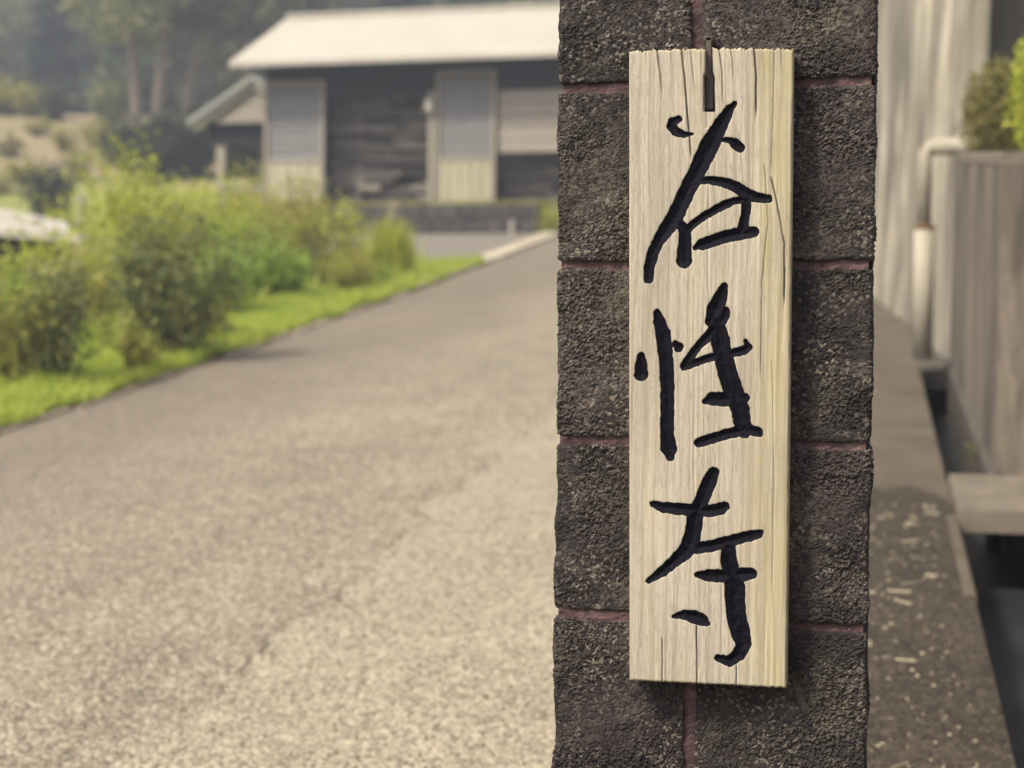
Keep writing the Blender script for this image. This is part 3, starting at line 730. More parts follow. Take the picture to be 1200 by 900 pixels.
# upper wall across the planting bed, its shade put into a dark colour
mb = MB(); mb.hexa([(0.60, 9.45, 1.2), (9, 9.45, 1.2), (9, 9.85, 1.2), (0.60, 9.85, 1.2), (0.60, 9.55, 5.2), (9, 9.55, 5.2), (9, 9.85, 5.2), (0.60, 9.85, 5.2)])
tag(build('boundary_wall', mb, 'wall_shaded', loc=(3, 9.8, 2.2)), 'concrete wall with shade painted into its dark colour rising behind the clipped bushes', 'wall')

# downpipe with elbow
PYP = 8.62
pb = atY(1081, 421, PYP); pj = atY(1083, 268, PYP); pe = atY(1098, 172, PYP); ph = atY(1196, 172, PYP)
pipe = thing('downpipe', tuple(pb), 'white plastic downpipe with elbow draining from the low wall into the gutter', 'pipe')
xc = float((pb[0] + pj[0]) / 2)
build('pipe_section', MB().tube([(xc, PYP, pb[2]), (xc, PYP, pj[2])], 0.053, 20), 'pvc', pipe, smooth=True)
build('collar', MB().tube([(xc, PYP, pj[2] - .005), (xc, PYP, pj[2] + .016)], 0.056, 20), 'rust', pipe, smooth=True)
zt = float(pe[2]); rb = 0.042
arc = [(xc, PYP, pj[2])] + [(xc, PYP, zt - rb)] + [(xc + rb * (1 - math.cos(t)), PYP, zt - rb + rb * math.sin(t)) for t in np.linspace(0.2, math.pi / 2, 7)]
build('pipe_elbow', MB().tube(arc, 0.036, 20), 'pvc', pipe, smooth=True)
build('pipe_section', MB().tube([(xc + rb - .005, PYP, zt), (xc + 0.62, PYP + 0.02, zt + .006)], 0.046, 20), 'pvc', pipe, smooth=True)

# straw and stones lying on the gritty path
mbs = MB()
for i in range(450):
    y_ = random.uniform(2.2, 5.35); x_ = random.uniform(-0.25, DL - 0.06)
    big = i < 75
    L = random.uniform(0.010, 0.034) if big else random.uniform(0.0015, 0.005) ** 1.0; th = random.uniform(-1.2, 1.9); w = random.uniform(0.0015, 0.0035)
    z_ = 0.12 * y_ + 0.018
    dx, dy = math.cos(th) * L, math.sin(th) * L; nx_, ny_ = -math.sin(th) * w, math.cos(th) * w
    hh = random.uniform(0.002, 0.005)
    mbs.add([(x_ - dx - nx_, y_ - dy - ny_, z_), (x_ + dx - nx_, y_ + dy - ny_, z_ + .12 * dy), (x_ + dx + nx_, y_ + dy + ny_, z_ + .12 * dy), (x_ - dx + nx_, y_ - dy + ny_, z_),
             (x_ - dx, y_ - dy, z_ + hh), (x_ + dx, y_ + dy, z_ + hh + .12 * dy)], [(0, 1, 5, 4), (2, 3, 4, 5), (0, 4, 3), (1, 2, 5)])
stuff(tag(build('straw_litter', mbs, 'straw'), 'dry straw bits scattered over the gritty path', 'straw'))
mbs = MB()
for i in range(5200):
    y_ = 2.2 + 6.5 * random.random() ** 1.6; x_ = random.uniform(-3.7, DL - 0.03)
    r = random.uniform(0.002, 0.0065); z_ = 0.12 * y_ + 0.010
    o8 = [(random.uniform(.7, 1.2) * r * sx, random.uniform(.7, 1.2) * r * sy, random.uniform(.7, 1.1) * r * sz) for sx, sy, sz in ((1, 0, 0), (0, 1, 0), (-1, 0, 0), (0, -1, 0), (0, 0, 1), (0, 0, -1))]
    mbs.add([(x_ + p[0], y_ + p[1], z_ + p[2]) for p in o8], [(0, 1, 4), (1, 2, 4), (2, 3, 4), (3, 0, 4), (1, 0, 5), (2, 1, 5), (3, 2, 5), (0, 3, 5)])
stuff(tag(build('loose_grit', mbs, M['kerb']), 'loose pale grit scattered over the road surface', 'gravel'))

# ------------------------------------------------------------------ storehouse
FY = 27.0
bx = lambda p, yref=160, Yp=FY: float(atY(p, yref, Yp)[0])
bz = lambda p, xref=450, Yp=FY: float(atY(xref, p, Yp)[2])
zb = bz(243)
# grass terrace behind the low block wall
tv = MB()
tx0, tx1 = -13.2, -4.3
tv.hexa([(tx0, 25.75, 2.9), (tx1, 25.75, 2.9), (tx1, 33, 2.9), (tx0, 33, 2.9), (tx0, 25.75, zb - 0.16), (tx1, 25.75, zb - 0.16), (tx1, 33, zb - 0.01), (tx0, 33, zb - 0.01)])
struct(build('terrace', tv, 'turf'))
lw = thing('terrace_edging', (-7, 25.6, 3.08), 'low dark block edging below the grassy terrace of the storehouse', 'wall')
xw0, xw1 = float(gnd(405, 270)[0]), float(gnd(636, 270)[0])
nb = 12; wb = (xw1 - xw0) / nb; hb = (zb - 0.10 - 3.04) / 2
for row in range(2):
    off = 0 if row == 0 else -wb / 2
    for i in range(nb + (row == 1)):
        a = max(xw0 + off + i * wb, xw0); b = min(xw0 + off + (i + 1) * wb, xw1)
        mb = MB(); mb.bev(a + .006, b - .006, 25.5 + random.uniform(-.01, .01), 25.76, 3.04 + row * hb + .006, 3.04 + (row + 1) * hb - .006, 0.015)
        build('block', mb, 'lowblock', lw)

house = thing('storehouse', (bx(480), FY + 1.5, zb), 'dark timber storehouse with pale sheet roof and two grey shuttered cream doors', 'building')
HX0, HX1 = bx(313), bx(790); HYB = FY + 4.6
ze = float(atY(268, 73, FY - 0.75)[2]); zr = float(atY(320, 21, FY + 2.2)[2])
rx0 = float(atY(268, 73, FY - 0.75)[0]); rx1 = HX1 + 0.8
th = 0.09
roof = MB()
yb_e = FY + 2.2 + (FY + 2.2 - (FY - 0.75))
roof.hexa([(rx0, FY - .75, ze - th), (rx1, FY - .75, ze - th), (rx1, FY + 2.2, zr - th), (rx0, FY + 2.2, zr - th), (rx0, FY - .75, ze), (rx1, FY - .75, ze), (rx1, FY + 2.2, zr), (rx0, FY + 2.2, zr)])
roof.hexa([(rx0, FY + 2.2, zr - th), (rx1, FY + 2.2, zr - th), (rx1, yb_e, ze - th), (rx0, yb_e, ze - th), (rx0, FY + 2.2, zr), (rx1, FY + 2.2, zr), (rx1, yb_e, ze), (rx0, yb_e, ze)])
rf = build('roof', roof, 'roof', house)
build('ridge_cap', MB().box(rx0 + .01, rx1 - .01, FY + 2.07, FY + 2.33, zr - .03, zr + .04), 'roof', rf)
# body: side and back walls
zt_w = ze - 0.02
W = 0.12
def gable(x):   # side wall following the roof
    g = [(FY + .003, zb), (HYB - .003, zb), (HYB - .003, ze + .05), (FY + 2.2, zr - .14), (FY + .003, ze + .15)]
    vs = [(x, y_, z_) for y_, z_ in g] + [(x + W, y_, z_) for y_, z_ in g]; n = 5
    return MB().add(vs, [tuple(range(n)), tuple(range(2 * n - 1, n - 1, -1))] + [(i, i + n, (i + 1) % n + n, (i + 1) % n) for i in range(n)])
build('side_wall', gable(HX0), 'darkwood', house); build('side_wall', gable(HX1), 'darkwood', house)
build('back_wall', MB().box(HX0 + W + .003, HX1 - .003, HYB - .15, HYB - .006, zb, ze + .1), 'darkwood', house)
build('floor', MB().box(HX0 + W + .003, HX1 - .003, FY + .02, HYB - .16, zb - .1, zb + .03), 'lowblock', house)
# front boards under the eaves (individual horizontal boards)
ztop_open = bz(113)
nbd = 5
for i in range(nbd):
    a = ztop_open + (ze + .10 - ztop_open) * i / nbd; b = ztop_open + (ze + .10 - ztop_open) * (i + 1) / nbd
    mb = MB(); mb.bev(HX0 - .02, HX1 + .1, FY - .02 - .006 * (i % 2), FY + .04, a + .004, b - .004, 0.006)
    build('front_board', mb, 'darkwood', house)
# dark inner wall behind the stacks
build('inner_wall', MB().box(HX0 + W + .01, HX1 - .01, FY + 1.3, FY + 1.4, zb + .035, ze + .3), 'darkwood', house)
def door(xl, xr, ytop, ymid, ybot):
    a, b = bx(xl), bx(xr); t_, m_, o_ = bz(ytop), bz(ymid), bz(ybot)
    d = thing_part('door', house)
    fw = 0.075
    for (p, q, r_, s_) in ((a, a + fw, o_, t_), (b - fw, b, o_, t_), (a + fw, b - fw, t_ - fw, t_), (a + fw, b - fw, m_ - .03, m_ + .03)):
        mb = MB(); mb.bev(p, q, FY - 0.16, FY - 0.06, r_, s_, 0.006); build('frame', mb, 'frame', d)
    n = 12
    for i in range(n):
        z0_ = m_ + .03 + (t_ - fw - m_ - .03) * i / n; z1_ = m_ + .03 + (t_ - fw - m_ - .03) * (i + 1) / n
        mb = MB(); mb.hexa([(a + fw, FY - .125, z0_), (b - fw, FY - .125, z0_), (b - fw, FY - .085, z0_), (a + fw, FY - .085, z0_),
                            (a + fw, FY - .105, z1_ - .006), (b - fw, FY - .105, z1_ - .006), (b - fw, FY - .085, z1_ - .006), (a + fw, FY - .085, z1_ - .006)])
        build('slat', mb, 'slat', d)
    n = 5
    for i in range(n):
        p = a + fw + (b - a - 2 * fw) * i / n; q = a + fw + (b - a - 2 * fw) * (i + 1) / n
        mb = MB(); mb.bev(p + .006, q - .006, FY - .14 - .004 * (i % 2), FY - .085, o_ + .02, m_ - .03, 0.006); build('plank', mb, 'cream', d)
    mb = MB(); mb.box(a + .01, b - .01, FY - .083, FY - .03, o_ + .01, t_ - .01); build('backing', mb, 'frame', d)
    return d
def thing_part(name, parent):
    o = bpy.data.objects.new(name, None); COL.objects.link(o); o.parent = parent; o['_b'] = list(parent['_b']); return o
door(313, 383, 93, 188, 243)
door(513, 583, 86, 189, 243)
# standing post and lamp box beside the second door
mb = MB(); mb.bev(bx(504.5), bx(511.5), FY - .17, FY - .07, zb, bz(110), 0.006); build('post', mb, 'frame', house)
mb = MB(); mb.bev(bx(502), bx(511), FY - .28, FY - .175, bz(134), bz(120), 0.01); build('lamp_box', mb, 'fascia', house)
# beige horizontal boards on the right
n = 5
for i in range(n):
    a = bz(182.5) + (bz(110.5) - bz(182.5)) * i / n; b = bz(182.5) + (bz(110.5) - bz(182.5)) * (i + 1) / n
    mb = MB(); mb.bev(bx(584), bx(738), FY - .075 - .006 * (i % 2), FY - .025, a + .004, b - .004, 0.005); build('beige_board', mb, 'beige', house)
mb = MB(); mb.bev(bx(738), bx(748), FY - .12, FY - .03, zb, bz(108), 0.006); build('post', mb, 'frame', house)
# stacked timber inside
def stack(xl, xr, ytop, ybot, label, seed):
    r_ = random.Random(seed)
    x0_, x1_ = bx(xl, Yp=FY + .5), bx(xr, Yp=FY + .5); z_ = zb + .035; zt_ = bz(ytop, Yp=FY + .5)
    s = thing('timber_stack', ((x0_ + x1_) / 2, FY + .7, z_), label, 'timber')
    while z_ < zt_:
        h_ = r_.uniform(.07, .15); x_ = x0_ + r_.uniform(0, .1)
        while x_ < x1_ - .15:
            L = min(r_.uniform(.3, .95), x1_ - x_)
            if r_.random() < .93:
                y0_ = FY + .38 + r_.uniform(0, .22)
                mb = MB(); mb.bev(x_ + .008, x_ + L - .008, y0_, y0_ + .5, z_ + .002, z_ + h_ - r_.uniform(0.001, .02), 0.012); build('timber', mb, 'timber', s)
            x_ += L
        z_ += h_
stack(386, 503, 118, 222, 'dark stacked timber stored between the two shuttered doors', 5)
stack(586, 736, 184, 236, 'dark stacked timber under the beige boards', 6)

# annex: small gabled lean-to left of the storehouse
AY = 28.3
ax_ = lambda p: float(atY(p, 150, AY)[0]); az_ = lambda p: float(atY(270, p, AY)[2])
ann = thing('gabled_shelter', (ax_(270), AY, zb), 'small open gabled shelter with pale roof edge and post beside the storehouse', 'shelter')
xa, xl_, xr_ = ax_(303), ax_(228), ax_(378)
z_ap, z_ea = az_(92), az_(143)
for s, xe in ((1, xl_), (-1, xr_)):
    t_ = 0.11
    mb = MB(); mb.hexa([(xe, AY - .35, z_ea - t_), (xa, AY - .35, z_ap - t_), (xa, AY + 2.2, z_ap - t_), (xe, AY + 2.2, z_ea - t_), (xe, AY - .35, z_ea), (xa, AY - .35, z_ap), (xa, AY + 2.2, z_ap), (xe, AY + 2.2, z_ea)])
    build('roof_slope', mb, 'fascia_green', ann)
    q = 0.03
    mb = MB(); mb.hexa([(xe + s * .1, AY - .28, z_ea - .22), (xa, AY - .28, z_ap - .26), (xa, AY - .22, z_ap - .26), (xe + s * .1, AY - .22, z_ea - .22), (xe + s * .1, AY - .28, z_ea - .075), (xa, AY - .28, z_ap - t_ - .004), (xa, AY - .22, z_ap - t_ - .004), (xe + s * .1, AY - .22, z_ea - .075)])
    build('barge_board', mb, 'frame', ann)
gz_ = az_(146)
mb = MB(); mb.prism([(xl_ + .5, gz_), (xr_ - .5, gz_), (xa, z_ap - .3)], AY - .2, AY - .15); build('gable_board', mb, 'beige', ann)
mb = MB(); mb.bev(xl_ + .25, xr_ - .25, AY - .12, AY + .02, az_(172), az_(164), .01); build('beam', mb, 'darkwood', ann)
build('inner_gable', MB().box(xl_ + .25, xr_ - .25, AY + .05, AY + .1, az_(163.5), az_(142)), 'darkwood', ann)
for p in (262, 352):
    mb = MB(); mb.bev(ax_(p - 5.5), ax_(p + 5.5), AY - .14, AY + .03, zb - .2, az_(172.5), .012); build('post', mb, 'frame', ann)
    mb = MB(); mb.bev(ax_(p - 5.5), ax_(p + 5.5), AY + 1.9, AY + 2.07, zb - .2, az_(172.5), .012); build('post', mb, 'frame', ann)
mb = MB(); mb.bev(ax_(268), ax_(345), AY - .08, AY - .02, az_(226), az_(219), .008); build('rail', mb, 'frame', ann)
build('back_boards', MB().box(xl_ + .3, xr_ - .3, AY + 2.1, AY + 2.15, zb - .2, az_(163)), 'darkwood', ann)

# low shelter roof at the left edge, in the sunken garden
q = [atY(99, 276, 13.6), atY(-190, 255, 13.6), atY(-190, 205, 15.3), atY(74, 259, 15.3)]
sh = thing('garden_shelter', (float(q[0][0]) - 1, 14.2, 0.95), 'low garden shelter with pale sloping roof and dark opening among the bushes', 'shelter')
t_ = np.array([0, 0, 0.07])
mb = MB(); mb.hexa([q[1] - t_, q[0] - t_, q[3] - t_, q[2] - t_, q[1], q[0], q[3], q[2]]); build('roof', mb, 'roof', sh)
for qx, qy in ((62, 13.75), (-60, 13.75), (-170, 13.75), (45, 15.1), (-170, 15.1)):
    p = atY(qx, 272, qy); zt2 = float(np.interp(qx, [-190, 99], [float(q[1][2]), float(q[0][2])])) - .06 if qy < 14 else float(np.interp(qx, [-190, 74], [float(q[2][2]), float(q[3][2])])) - .06
    mb = MB(); mb.bev(p[0] - .05, p[0] + .05, qy - .05, qy + .05, 0.6, zt2, .008); build('post', mb, 'darkwood', sh)
build('back_boards', MB().box(float(q[2][0]) + .1, float(q[3][0]) - .1, 15.15, 15.19, .7, float(q[3][2]) - .08), 'darkwood', sh)

# small posts
def post(px_, pt, pb_, Yp, w, label, mat='post'):
    a, b = atY(px_, pt, Yp), atY(px_, pb_, Yp)
    mb = MB(); mb.bev(a[0] - w / 2, a[0] + w / 2, Yp - w / 2, Yp + w / 2, float(b[2]) - .15, float(a[2]), w * .12)
    mb.tube([(a[0], Yp, a[2] - .002), (a[0], Yp, a[2] + w * .25)], [w * .48, w * .2], 8)
    tag(build('marker_post', mb, mat, loc=(float(a[0]), Yp, float(b[2]))), label, 'post')
post(94, 229, 262, 18.0, .09, 'grey stub post among the lime bushes near the garden shelter')
post(600, 259, 268, 25.2, .08, 'short pale stub post in front of the dark block edging', 'post')

# ------------------------------------------------------------------ vegetation
def leaves(C, size, aspect=0.45, up=0.0, jitter=0.35):
    n = len(C)
    d = rng.normal(size=(n, 3)); d[:, 2] += up; d /= np.linalg.norm(d, axis=1)[:, None]
    s = np.cross(d, rng.normal(size=(n, 3))); s /= np.linalg.norm(s, axis=1)[:, None]
    nrm = np.cross(d, s)
    L = size * rng.uniform(1 - jitter, 1 + jitter, (n, 1)); w = L * aspect
    V = np.stack([C - d * L * .5, C + s * w * .5 + nrm * L * .06, C + d * L * .5, C - s * w * .5 + nrm * L * .06], 1).reshape(-1, 3)
    i = np.arange(n)[:, None] * 4
    return V, np.concatenate([np.concatenate([i, i + 1, i + 2], 1), np.concatenate([i, i + 2, i + 3], 1)]).tolist()
def shrub(name, base, height, spread, nst, nleaf, lsize, mat, label, cat='shrub', group=None, aspect=.45, lean=(0, 0), up=.3, start=.2, dens_top=1.0, stem_r=.006, extra=None):
    base = np.array(base, float)
    if base[1] < 20: nleaf = int(nleaf * .55); lsize *= 1.35
    t = thing(name, base, label, cat, group)
    mb = MB(); C = []
    per = max(1, nleaf // nst)
    for i in range(nst):
        a = rng.uniform(0, 2 * math.pi); sp = spread * math.sqrt(rng.uniform(0.02, 1)); h = height * rng.uniform(.6, 1.0) * (1 - .35 * (sp / spread) ** 2)
        b0 = base + np.array([math.cos(a), math.sin(a), 0]) * sp * .22
        tip = base + np.array([math.cos(a) * sp + lean[0], math.sin(a) * sp + lean[1], h])
        mid = (b0 + tip) / 2 + np.array([math.cos(a), math.sin(a), 0]) * sp * -.1 + np.array([0, 0, h * .08]) + rng.normal(size=3) * .04 * height
        b0[2] -= .04
        tt = np.linspace(0, 1, 5)[:, None]
        cv = (1 - tt) ** 2 * b0 + 2 * tt * (1 - tt) * mid + tt ** 2 * tip
        mb.tube(cv, [stem_r * (1 - .8 * k / 4) for k in range(5)], 4, cap=False)
        u_ = start + (1 - start) * rng.uniform(0, 1, (per, 1)) ** dens_top
        c = (1 - u_) ** 2 * b0 + 2 * u_ * (1 - u_) * mid + u_ ** 2 * tip
        C.append(c + rng.normal(size=(per, 3)) * (height * .055 + .012))
    build('stems', mb, 'stem', t)
    C = np.concatenate(C)
    V, Fc = leaves(C, lsize, aspect, up); build('foliage', (V, Fc), mat, t)
    if extra:
        m2, n2, ls2 = extra
        tp = rng.choice(len(C), n2); C2 = C[tp]; C2[:, 2] = base[2] + height * rng.uniform(.72, 1.02, n2)
        V, Fc = leaves(np.repeat(C2, 14, 0) + rng.normal(size=(n2 * 14, 3)) * .022, ls2, .4, .5); stuff(build('flower_plumes', (V, Fc), m2, t))
    return t
def ball(name, base, rx, rz, nleaf, lsize, mat, label, cat='shrub'):
    base = np.array(base, float); t = thing(name, base, label, cat); mb = MB()
    d = rng.normal(size=(nleaf, 3)); d /= np.linalg.norm(d, axis=1)[:, None]
    lump = 1 + .22 * noise3(d * 2.2 + base[0]) + .10 * noise3(d * 6)
    rr = rng.uniform(.25, 1, nleaf) ** .5 * lump
    C = base + np.array([0, 0, rz * .95]) + d * rr[:, None] * np.array([rx, rx, rz]); C[:, 2] = np.maximum(C[:, 2], base[2] + .01)
    for i in range(26):
        q = C[rng.integers(nleaf)]; mb.tube([base - np.array([0, 0, .03]), (base + q) / 2 + rng.normal(size=3) * .02, q], [.007, .005, .002], 4, cap=False)
    build('stems', mb, 'stem', t); V, Fc = leaves(C, lsize, .5, .2); build('foliage', (V, Fc), mat, t)
def blades(bases, hmin, hmax, w, lean=.35):
    n = len(bases); h = rng.uniform(hmin, hmax, n); a = rng.uniform(0, 2 * math.pi, n); l = h * rng.uniform(.05, lean, n)
    d = np.stack([np.cos(a), np.sin(a), 0 * a], 1); s = np.stack([-np.sin(a), np.cos(a), 0 * a], 1) * (w * rng.uniform(.6, 1.3, n))[:, None]
    z = np.array([0, 0, 1.0])
    V = np.stack([bases - s, bases + s, bases + d * (l * .35)[:, None] + z * (h * .6)[:, None] + s * .7, bases + d * (l * .35)[:, None] + z * (h * .6)[:, None] - s * .7, bases + d * l[:, None] + z * h[:, None]], 1).reshape(-1, 3)
    i = np.arange(n)[:, None] * 5
    return V, (np.concatenate([i, i + 1, i + 2, i + 3], 1)).tolist() + (np.concatenate([i + 3, i + 2, i + 4], 1)).tolist()
def P3(px_, py_, lift=0.02):
    return gnd(px_, py_, lift)
# turf blades along the verge
n = 90000
gy = 4.5 + 13.0 * rng.uniform(0, 1, n) ** 1.25
gl = np.interp(gy, [-6, 6.2, 8.8, 15, 22.3, 26], [-3.8, -3.83, -3.90, -4.16, -4.62, -4.95])
gxv = gl - 0.03 + 0.13 * noise3(np.stack([gy * 1.7, 0 * gy, 0 * gy], -1)) - 1.7 * rng.uniform(0, 1, n) ** 1.15
gb = np.stack([gxv, gy, .12 * gy + .015], 1)
hh = 1 + .6 * noise3(np.stack([gxv * 2.0, gy * 2.0, 0 * gy], -1))
Vg, Fg = blades(gb, .03, .10, .0040, .6)
Vg[:, 2] += (np.repeat(np.clip(hh, .5, 2.2) ** 1.5, 5) - 1) * (Vg[:, 2] - np.repeat(gb[:, 2], 5))
stuff(tag(build('verge_grass', (Vg, Fg), 'grass'), 'short bright green grass along the road verge', 'grass'))
n = 22000
gb = np.stack([rng.uniform(tx0, tx1, n), rng.uniform(25.78, 27.3, n), np.full(n, zb - .15)], 1)
gb[:, 2] += (gb[:, 1] - 25.75) * .02
Vg, Fg = blades(gb, .05, .18, .012, .5)
stuff(tag(build('terrace_grass', (Vg, Fg), 'lf_olive'), 'rough yellow-green grass on the storehouse terrace', 'grass'))
# ground cover beneath the bushes
n = 26000
gy = rng.uniform(5.0, 17.0, n); gxv = -4.9 - 3.6 * rng.uniform(0, 1, n)
gb = np.stack([gxv, gy, h_terrain(gxv, gy) + .05], 1)
Vg, Fg = blades(gb, .05, .26, .010, .6)
stuff(tag(build('garden_weeds', (Vg, Fg), 'grass'), 'tangled green weeds filling the garden bed behind the verge', 'weeds'))

S = shrub
def gp(px_, Yp):     # standing point in the garden at a given distance, under image column px_
    p = atY(px_, 400, Yp); x_, y_ = float(p[0]), Yp
    return (x_, y_, float(h_terrain(np.array(x_), np.array(y_))) + .05)
S('flowering_bush', gp(64, 7.6), .78, .30, 30, 2600, .035, 'lf_deep', 'dark leafy bush with pale plumes at the grass edge', extra=('lf_straw', 10, .02), dens_top=.8)
S('yellowish_bush', gp(8, 7.5), .74, .30, 26, 2000, .036, 'lf_olive', 'olive bush with yellowing stems beside the pale-plumed bush', extra=('lf_straw', 7, .02))
S('fine_leaved_bush', gp(208, 8.8), 1.05, .40, 40, 4200, .040, 'lf_deep', 'large dark wispy bush with feathery upright branches', dens_top=.75)
S('stalky_plant', gp(160, 8.1), .36, .16, 16, 520, .040, 'lf_olive', 'small clump of bare dark stalks below the large wispy bush', start=.45, stem_r=.008)
S('lime_bush', gp(112, 9.9), .66, .36, 22, 1700, .042, 'lf_olive', 'broad yellow-olive bush between the plumed bush and wispy bush')
S('lime_bush', gp(30, 10.2), .88, .55, 28, 2400, .045, 'lf_lime', 'pale lime bush partly hiding the low shelter opening')
S('young_tree', gp(112, 12.2), 1.75, .72, 22, 3000, .050, 'lf_lime', 'tall lime-yellow sapling with arching branches beside the shelter roof', lean=(.1, 0), start=.3)
S('young_tree', gp(178, 11.6), 1.62, .55, 17, 2200, .050, 'lf_lime', 'slender yellow-green sapling with two upright shoots behind the wispy bush', start=.3)
S('fresh_bush', gp(72, 15.6), 1.5, .55, 30, 2600, .055, 'lf_lime', 'rounded bright lime bush directly behind the shelter roof')
S('fresh_bush', gp(258, 11.2), .80, .34, 24, 1900, .042, 'lf_fresh', 'mid-green bush right behind the large wispy bush')
S('fresh_bush', gp(302, 12.4), .85, .34, 24, 1800, .042, 'lf_fresh', 'fresh green bush with reddish stems in the middle of the row')
S('leggy_bush', gp(238, 13.6), 1.45, .60, 26, 2700, .045, 'lf_lime', 'yellow-green leggy bush in front of the gabled shelter')
S('leggy_bush', gp(312, 14.6), 1.25, .60, 26, 2500, .045, 'lf_olive', 'olive leggy bush in front of the left shuttered door')
S('stemmed_bush', gp(368, 13.6), 1.12, .30, 16, 1200, .045, 'lf_olive', 'thin bush on tall reddish-brown stems', start=.45, stem_r=.008)
S('low_bush', gp(408, 13.4), .52, .28, 22, 1300, .042, 'lf_olive', 'low rounded olive bush near the tall grass clump')
S('low_bush', gp(338, 12.6), .55, .30, 22, 1300, .042, 'lf_fresh', 'low green bush at the foot of the reddish-stemmed bush')
S('low_bush', gp(232, 9.6), .40, .24, 18, 900, .036, 'lf_olive', 'low olive bush beside the foot of the wispy bush')
S('leggy_bush', gp(400, 16.2), .95, .4, 18, 1100, .05, 'lf_lime', 'small yellow-green bush at the edge of the paved yard')
S('fresh_bush', gp(16, 8.9), .62, .30, 20, 1400, .038, 'lf_fresh', 'green bush behind the olive bush with yellowing stems')
S('leggy_bush', gp(275, 15.6), 1.55, .65, 28, 2900, .05, 'lf_lime', 'tall pale yellow bush between the gabled shelter post and the left door')
S('leggy_bush', gp(150, 14.0), 1.25, .7, 18, 1600, .05, 'lf_lime', 'broad yellow-green bush between the two saplings')
S('leggy_bush', gp(345, 16.4), 1.25, .55, 24, 2100, .05, 'lf_olive', 'yellow-olive bush before the dark timber opening')
S('fresh_bush', gp(205, 12.6), 1.25, .5, 30, 2600, .045, 'lf_lime', 'pale green bush showing above the large wispy bush')
S('low_bush', gp(440, 14.0), .30, .22, 16, 700, .036, 'lf_fresh', 'low bright green bush at the foot of the tall grass clump')
# tall grass clump with pale spikes
def clump(name, base, h, spread, n, mat, label):
    b = np.array(base)[None] + np.concatenate([rng.normal(size=(n, 2)) * spread, np.zeros((n, 1))], 1)
    V, Fc = blades(b, h * .5, h, .009, .35); t = thing(name, base, label, 'grass'); build('leaves', (V, Fc), mat, t)
    c = np.array(base)[None] + np.concatenate([rng.normal(size=(40, 2)) * .03, rng.uniform(h * .8, h * 1.12, (40, 1))], 1)
    V, Fc = leaves(c, .05, .35, 1.5); build('flower_spike', (V, Fc), 'lf_straw', t)
clump('tall_grass', gp(458, 15.2), .72, .11, 420, 'lf_lime', 'tall lime grass clump with pale spike at the yard corner')
clump('tall_grass', gp(648, 25.4), .45, .15, 200, 'lf_olive', 'small olive grass tuft at the end of the dark block edging')

# ---- trees
def tree(name, base, height, crown_r, crown_z0, nclump, per, lsize, mat, label, trunk_r=.16, lean=(0, 0), cat='tree', group=None, conic=False):
    base = np.array(base, float); t = thing(name, base, label, cat, group)
    mb = MB(); top = base + np.array([lean[0], lean[1], height * .93])
    tt = np.linspace(0, 1, 8)
    tr = [base + (top - base) * q + np.array([math.sin(q * 5 + base[0]) * .12, math.cos(q * 4 + base[0]) * .1, 0]) * height * .06 - np.array([0, 0, .4 * (q == 0)]) for q in tt]
    mb.tube(tr, [trunk_r * (1 - .8 * q) for q in tt], 8)
    C = []
    for i in range(nclump):
        q = rng.uniform(0, 1); z_ = crown_z0 + (1 - crown_z0) * q
        rr = crown_r * ((1 - q) * .95 + .08 if conic else (1 - abs(2 * q - .85) ** 2.2 * .75)) * math.sqrt(rng.uniform(.12, 1)); a = rng.uniform(0, 2 * math.pi)
        axis_p = base + (top - base) * min(z_, 1)
        c = axis_p + np.array([math.cos(a) * rr, math.sin(a) * rr, rng.normal() * .02 * height])
        if i % 2 == 0:
            s_ = base + (top - base) * max(.12, z_ - .14); m_ = (s_ + c) / 2 + np.array([0, 0, .03 * height])
            mb.tube([s_, m_, c], [trunk_r * .28, trunk_r * .18, trunk_r * .06], 5, cap=False)
        sg = crown_r * rng.uniform(.09, .19)
        C.append(c + rng.normal(size=(per, 3)) * np.array([sg, sg, sg * .6]))
    build('trunk', mb, 'bark', t)
    V, Fc = leaves(np.concatenate(C), lsize, .6, 0.0); build('crown', (V, Fc), mat, t)
    return t
def tp(px_, Yp):
    p = atY(px_, 200, Yp); x_ = float(p[0]); return (x_, Yp, float(h_terrain(np.array(x_), np.array(Yp))))
# three slender trunks left of the storehouse
tree('broadleaf_tree', tp(162, 40), 6.6, 1.8, .46, 34, 90, .20, 'lf_pale', 'slender leaning tree with pale crown, leftmost of three trunks by the storehouse', .16, (-.5, 0), group='trees by the storehouse')
tree('broadleaf_tree', tp(184, 41), 7.4, 2.1, .46, 40, 90, .21, 'lf_pale', 'tall pale-barked tree in the middle of three trunks by the storehouse', .20, (.3, 0), group='trees by the storehouse')
tree('broadleaf_tree', tp(216, 42), 7.2, 2.0, .48, 38, 90, .21, 'lf_tree', 'darker-crowned tree standing nearest the gabled shelter', .17, (.6, 0), group='trees by the storehouse')
tree('broadleaf_tree', tp(290, 46), 8.0, 2.6, .2, 60, 90, .23, 'lf_tree', 'dark green tree rising behind the gabled shelter roof', .22, group='trees by the storehouse')
